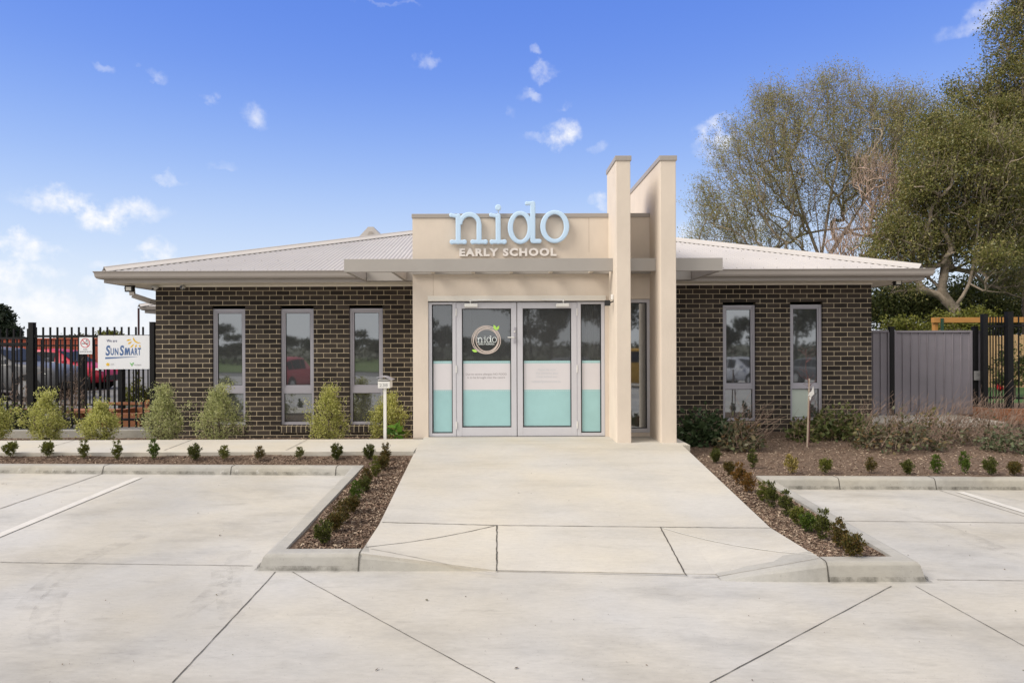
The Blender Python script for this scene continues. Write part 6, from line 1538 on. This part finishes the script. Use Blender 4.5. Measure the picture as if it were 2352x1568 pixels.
# sapling, stake and tag
p = on_ground(1855, 1026, z_bed_r, 9, 12); d_s = p.y - D2Y
st = lambda u, v, dy=0: (lambda q: (q.x, q.y + dy, q.z))(P(u, v, d_s))
mb = MB(); mb.tube([st(1854, 1030), st(1859, 869)], [.014, .011], 8); tag(mb.build('garden_stake', mat('pale_stake', (.42, .34, .27), rough=.9, noise=.2)), 'thin pale timber stake supporting the bare sapling', 'stake')
sp = thing('bare_sapling', 'thin leafless reddish sapling tied to a pale stake', 'tree', (p.x + .03, p.y + .05, p.z))
rng = np.random.default_rng(4); mb = MB()
trunk = [st(1860, 1030, .05), st(1863, 960, .04), st(1861, 905, .03), st(1858, 870, .03), st(1852, 845, .02), st(1853, 820, .02), st(1852, 805, .02)]
mb.tube(trunk, [.009, .008, .007, .006, .004, .003, .002], 6); mb.tube([st(1862, 960, .05), st(1866, 900, .06), st(1868, 880, .08)], [.005, .004, .002], 4)
for k in range(26):
    i = rng.integers(1, 6); a, b = Vector(trunk[i]), Vector(trunk[min(i + 1, 6)]); q = a.lerp(b, rng.uniform()); s_ = rng.choice([-1, 1]); L_ = rng.uniform(.06, .17)
    mb.tube([q, q + Vector((s_ * L_ * .6, rng.normal(0, .05), L_ * .45)), q + Vector((s_ * L_ * .8, rng.normal(0, .06), L_ * .95))], [.003, .0022, .0012], 3)
mb.build('trunk', mat('reddish_bark', (.16, .07, .065), rough=.9), sp)
mb = MB(); a = [st(1856, 903, -.016), st(1862, 897, -.03), st(1866, 885, -.03), st(1868, 904, -.03), st(1861, 912, -.02)]; mb.face(a); mb.face([st(1855, 906, -.016), st(1862, 904, -.016), st(1862, 908, -.016), st(1855, 909, -.016)]); mb.face([st(1857, 910, -.018), st(1862, 912, -.024), st(1859, 921, -.02)]); mb.build('plant_tag', M['white'], sp)

# ------------------------------------------------------------------ trees
def env(rng, d, blobs, n, depth=1.0):
    """points inside ellipses measured on the photograph, given real depth"""
    w = np.array([a * b for _, _, a, b, *_ in blobs], float); w /= w.sum(); out = []
    k = FPX / d
    for (u, v, a, b, *dd), c in zip(blobs, rng.multinomial(n, w)):
        q = P(u, v, d + (dd[0] if dd else 0)); out.append(ellipsoid_pts(rng, c, (q.x, q.y, q.z), (a / k, depth * (a + b) / 2 / k, b / k), .25))
    return np.vstack(out)
def tree(name, label, d, base_uv, blobs, skel_uv, ntw, nleaf, lsize, lm, bark, seed, depth=.8, sc=.35, r_tip=.008, r_pow=.46, r_max=.3, step=.5, zg=-.3, clump=None, group='trees behind the right fence', wander=.2, sag=.05, leafmin=None, fan=0.0, whips=0, whip_mat=None, whip_len=.5):
    rng = np.random.default_rng(seed); b = P(*base_uv, d); base = (b.x, b.y, zg)
    t = thing(name, label, 'tree', base, 0, group)
    off = np.array(base); T = env(rng, d, blobs, ntw, depth) - off; T = T[T[:, 2] > .3]
    sk = [[(0, 0, -.1)] + [tuple(np.array(P(u, v, d + dy)) - off) for u, v, dy in skel_uv[0]]] + [[tuple(np.array(P(u, v, d + dy)) - off) for u, v, dy in s_] for s_ in skel_uv[1:]]
    paths, tips, nodes = grow(sk, T, rng, step=step, wander=wander, sag=sag, r_tip=r_tip, r_pow=r_pow, r_max=r_max, fan=fan)
    tubes('trunk', paths, bark, t)
    if whips:
        cen = np.array([0, 0, 2.0]); wp = []
        for k in rng.integers(0, len(tips), whips):
            b_ = tips[k]; dr = b_ - cen; dr = dr / np.linalg.norm(dr) + np.array([0, 0, .45]) + rng.normal(0, .32, 3); dr /= np.linalg.norm(dr); L_ = whip_len * rng.uniform(.5, 1.3); e_ = rng.normal(0, .1, 3) * L_
            wp.append(([b_, b_ + dr * L_ * .5 + e_, b_ + dr * L_], [.0055, .0042, .0026]))
        tubes('twigs', wp, whip_mat or bark, t, sides=3); tips = np.vstack([tips, np.array([w[0][1] for w in wp]), np.array([w[0][2] for w in wp])])
    if nleaf:
        # leaves gather in clumps round a share of the twigs
        keep = tips[rng.uniform(0, 1, len(tips)) < (clump or 1.0)]
        w = rng.gamma(1.2, 1.0, len(keep)); w /= w.sum()
        C = keep[rng.choice(len(keep), nleaf, p=w)] + rng.normal(0, sc, (nleaf, 3)) * np.array([1, 1, .7]); C = C[C[:, 2] > (leafmin or .5)]
        leaf_obj('crown', [leaves(C, lsize, rng, up=-.1, aspect=.5)], LM[lm], t)
    return t
# sparse multi-stemmed tree, dense fig with pale forked trunk, and the rest of the group
tree('sparse_tree', 'tall thin leaved tree with fine branching crown behind the building', 27, (1890, 760),
     [(1870, 380, 210, 170), (2070, 330, 60, 100), (2110, 285, 56, 80), (2010, 440, 100, 110), (1720, 430, 120, 150), (1990, 340, 120, 130), (1660, 520, 66, 70), (1800, 280, 90, 85), (1930, 240, 80, 66), (2040, 260, 60, 60), (1760, 560, 120, 50), (1620, 480, 34, 45), (1900, 215, 26, 40), (1760, 240, 24, 40), (1612, 560, 26, 40)],
     [[(1890, 640, 0), (1885, 600, 0)], [(1885, 600, 0), (1840, 480, .5), (1810, 360, 0), (1800, 290, 0)], [(1885, 600, 0), (1905, 470, -.8), (1930, 330, -.6), (1935, 260, 0)], [(1880, 610, 0), (1790, 520, .8), (1700, 450, .5), (1650, 430, .3)], [(1890, 610, 0), (1980, 470, .8), (2020, 330, .8)], [(1880, 620, 0), (1760, 570, -1), (1660, 520, -1), (1610, 500, -1)], [(1888, 600, 0), (1870, 450, -1.2), (1860, 320, -1.2)]],
     3600, 115000, .060, 'tree_olive', M['bark_mid'], 21, depth=.75, sc=.16, r_tip=.0062, r_pow=.375, r_max=.12, step=.5, wander=.08, sag=.0, fan=1.3, whips=6500, whip_len=.65)
tree('pale_bare_tree', 'pale leafless tangle of twigs rising behind the right roof slope', 24.5, (1985, 760),
     [(1990, 560, 100, 60), (2050, 500, 70, 70), (1930, 590, 50, 30), (2010, 420, 60, 60)], [[(1985, 660, 0), (1985, 630, 0)], [(1985, 630, 0), (2040, 540, 0), (2070, 480, 0)], [(1985, 630, 0), (1940, 580, 0)]], 620, 600, .06, 'dry', M['pinktwig'], 22, sc=.15, r_tip=.010, r_pow=.36, r_max=.07, wander=.25, step=.35, fan=.8, whips=1500, whip_len=.7)
tree('fig_tree', 'large dense evergreen with pale forked trunk behind grey gate', 23, (2193, 735),
     [(2190, 470, 130, 110, .3), (2110, 555, 90, 66, 0), (2250, 400, 110, 120, 0), (2150, 370, 60, 70, 0), (2230, 575, 150, 50, .6), (2300, 520, 90, 110, .4), (2085, 600, 66, 44, .3), (2070, 650, 40, 30, -.5), (2180, 345, 54, 50, 0), (2150, 300, 50, 56, .5), (2140, 410, 50, 50, -.8), (2270, 610, 40, 40, -1), (2010, 610, 30, 26, 0), (2060, 540, 44, 50, 1), (2120, 470, 60, 70, .5), (2330, 640, 80, 50, 1.5)],
     [[(2194, 725, 0), (2192, 708, 0)], [(2192, 708, 0), (2174, 690, 0), (2163, 665, 0), (2167, 640, 0), (2172, 600, .3), (2150, 480, .5)], [(2192, 708, 0), (2212, 678, -.2), (2226, 652, -.2), (2238, 600, -.2), (2250, 480, -.5), (2270, 380, -.5)], [(2163, 668, 0), (2135, 640, .3), (2110, 590, .5)], [(2226, 652, -.2), (2290, 560, .8), (2320, 480, .8)], [(2226, 652, -.2), (2260, 668, -.6), (2310, 672, -1)]],
     3000, 105000, .082, 'tree_dark', M['bark_pale'], 23, depth=.7, sc=.23, r_tip=.007, r_pow=.41, r_max=.19, clump=.12, wander=.12, fan=.8, whips=3500, whip_len=.6)
tree('tall_evergreen', 'tallest dense evergreen at the right edge of frame', 25.5, (2360, 740),
     [(2330, 260, 90, 120), (2350, 110, 70, 100), (2290, 330, 110, 100), (2370, 400, 120, 170), (2240, 300, 70, 60), (2400, 250, 80, 170), (2225, 225, 36, 50), (2345, 30, 40, 50)],
     [[(2360, 650, 0), (2356, 600, 0)], [(2356, 600, 0), (2330, 430, 0), (2300, 300, 0)], [(2356, 600, 0), (2375, 400, .5), (2360, 200, .3), (2352, 80, 0)], [(2340, 500, 0), (2290, 400, -.8), (2240, 300, -.8)]],
     3000, 100000, .088, 'tree_dark', M['bark_pale'], 24, depth=.7, sc=.24, r_tip=.007, r_pow=.41, r_max=.2, clump=.12, wander=.12, fan=.8, whips=3500, whip_len=.6)
tree('evergreen_bush', 'dark evergreen mass seen under the right eave', 27, (2080, 770), [(2065, 690, 70, 55), (2020, 720, 50, 40), (2130, 700, 70, 50)], [[(2080, 740, 0), (2080, 720, 0)]], 260, 15000, .12, 'hedge', M['bark'], 25, sc=.30, r_max=.1)
tree('evergreen_bush', 'dark evergreen mass behind the right pickets below the fig', 27.5, (2280, 770), [(2230, 690, 80, 60), (2320, 690, 90, 70), (2280, 740, 110, 40), (2380, 650, 70, 90)], [[(2280, 740, 0), (2280, 720, 0)]], 340, 24000, .12, 'hedge', M['bark'], 26, sc=.32, r_max=.1)
tree('lime_bush', 'yellow green bush showing just above the grey gate', 20.5, (2130, 800), [(2090, 748, 55, 18), (2190, 742, 60, 26), (2240, 730, 40, 20), (2150, 770, 100, 30)], [[(2130, 790, 0), (2130, 780, 0)]], 200, 7000, .10, 'lime', M['bark'], 27, sc=.16, r_max=.05, leafmin=.3)
tree('feathery_shrub', 'fine green shrub against the paling fence behind right pickets', 18.6, (2330, 900), [(2330, 830, 30, 60), (2300, 850, 22, 60), (2350, 860, 20, 50)], [[(2330, 890, 0), (2330, 880, 0)]], 160, 1700, .08, 'hedge', M['bark'], 28, sc=.07, r_tip=.004, r_max=.03, leafmin=.1, zg=-.06)
# left side
tree('conifer', 'dark conifer crown beyond the yard at the left edge', 42, (2, 790), [(0, 762, 44, 22), (-6, 735, 30, 22), (-4, 716, 14, 14), (20, 772, 26, 14)], [[(0, 780, 0), (-4, 710, 0)]], 420, 16000, .22, 'conifer', M['bark'], 30, sc=.16, r_max=.2, zg=-.3, group='trees beyond the left yard', leafmin=.8)
tree('round_bush', 'olive bush crown showing above the white board', 48, (250, 785), [(250, 772, 18, 10), (242, 778, 20, 8)], [[(250, 780, 0), (250, 776, 0)]], 90, 2600, .2, 'lime', M['bark'], 31, sc=.2, r_max=.1, group='trees beyond the left yard', leafmin=.5)
tree('round_bush', 'brown green bush left of the no smoking plate top', 48, (180, 785), [(178, 781, 20, 8), (150, 784, 20, 5)], [[(180, 785, 0), (180, 782, 0)]], 90, 2600, .2, 'dry', M['bark'], 32, sc=.2, r_max=.1, group='trees beyond the left yard', leafmin=.5)
def yshrub(u, d, w, h, m, seed, lab, **k): q = P(u, 900, d); garden_shrub(lab, (q.x, q.y, gz), w, h, w * .8, m, seed, group='shrubs inside the left fence', name='yard_shrub', **k)
yshrub(30, 14.2, 1.1, .62, 'hedge', 51, 'low leafy green shrub inside fence at left edge', nleaf=1500, lsize=.08)
yshrub(-60, 14.0, 1.0, .55, 'hedge', 52, 'low green shrub inside fence just out of left frame', nleaf=900, lsize=.08)
yshrub(70, 14.6, .7, .5, 'silver', 53, 'grey green low shrub inside fence left of thick post', nleaf=900, lsize=.07)
yshrub(48, 16.2, .6, 1.1, 'dry', 54, 'tall bare dry shrub before the silver four wheel drive', nleaf=60, lsize=.05, ntw=36, twl=.6, lean=0)
yshrub(172, 16.4, .7, 1.25, 'dry', 55, 'leafless tangled shrub between silver vehicle and red car', nleaf=90, lsize=.05, ntw=50, twl=.6, lean=0)
yshrub(316, 19.5, .8, 1.1, 'lime', 56, 'bright green shrub behind fence under the white board', nleaf=700, lsize=.1)
yshrub(150, 14.4, .5, .6, 'lime', 57, 'pale grassy tuft inside fence between two pale shrubs', nleaf=160, lsize=.1, ntw=50, twl=.45, lean=.1)
# wood across the road, seen mirrored in the glass
rng = np.random.default_rng(60); Vs = []; mbT = MB()
for k in range(64):
    x = -92 + 190 * (k + rng.uniform(-.35, .35)) / 64; y = -66 + rng.uniform(-6, 6); big_ = x > 2
    hh_ = rng.uniform(2.4, 3.9) if x < -9 else rng.uniform(3.8, 5.6) if x < 2 else rng.uniform(9, 14) if x < 20 else rng.uniform(3.8, 6.0) if x < 31 else rng.uniform(7.5, 12)
    if -3 < x < 0: hh_ *= .55
    if rng.uniform() < .18: hh_ *= .6
    r_ = rng.uniform(1.5, 2.6) * (1.5 if hh_ > 7 else 1); mbT.tube([(x, y, -.8), (x + rng.normal(0, .3), y, hh_ * .5), (x + rng.normal(0, .5), y, hh_ * .9)], [.2, .14, .03], 6)
    for b_ in range(10 if big_ else 7):
        c = (x + rng.normal(0, r_ * .5), y + rng.normal(0, r_ * .4), hh_ * rng.uniform(.3, .92)); n_ = 330 if big_ else 260; C = ellipsoid_pts(rng, n_, c, (r_ * .5, r_ * .5, hh_ * .13), .1); Vs.append(leaves(C, .36, rng, up=-.1))
    C = np.column_stack([rng.normal(x, 2.4, 320), rng.normal(y + 2, 1.0, 320), rng.uniform(-.6, 1.5, 320)]); Vs.append(leaves(C, .36, rng))
wd = bpy.data.objects.new('woodland', None); link(wd); tag(wd, 'belt of trees across the road mirrored in the windows', 'woodland', kind='stuff')
leaf_obj('foliage', Vs, LM['far'], wd); mbT.build('trunks', M['bark'], wd, local=True)
pw = mat('pole_wood', (.14, .11, .09), rough=.9)
mb = MB(); mb.tube([(-15.0, -28.5, -.8), (-15.0, -28.5, 9.5)], [.16, .11], 10); mb.box(-16.1, -13.9, -28.56, -28.44, 8.7, 8.85); tag(mb.build('power_pole', pw), 'timber power pole mirrored in the third left window', 'pole')
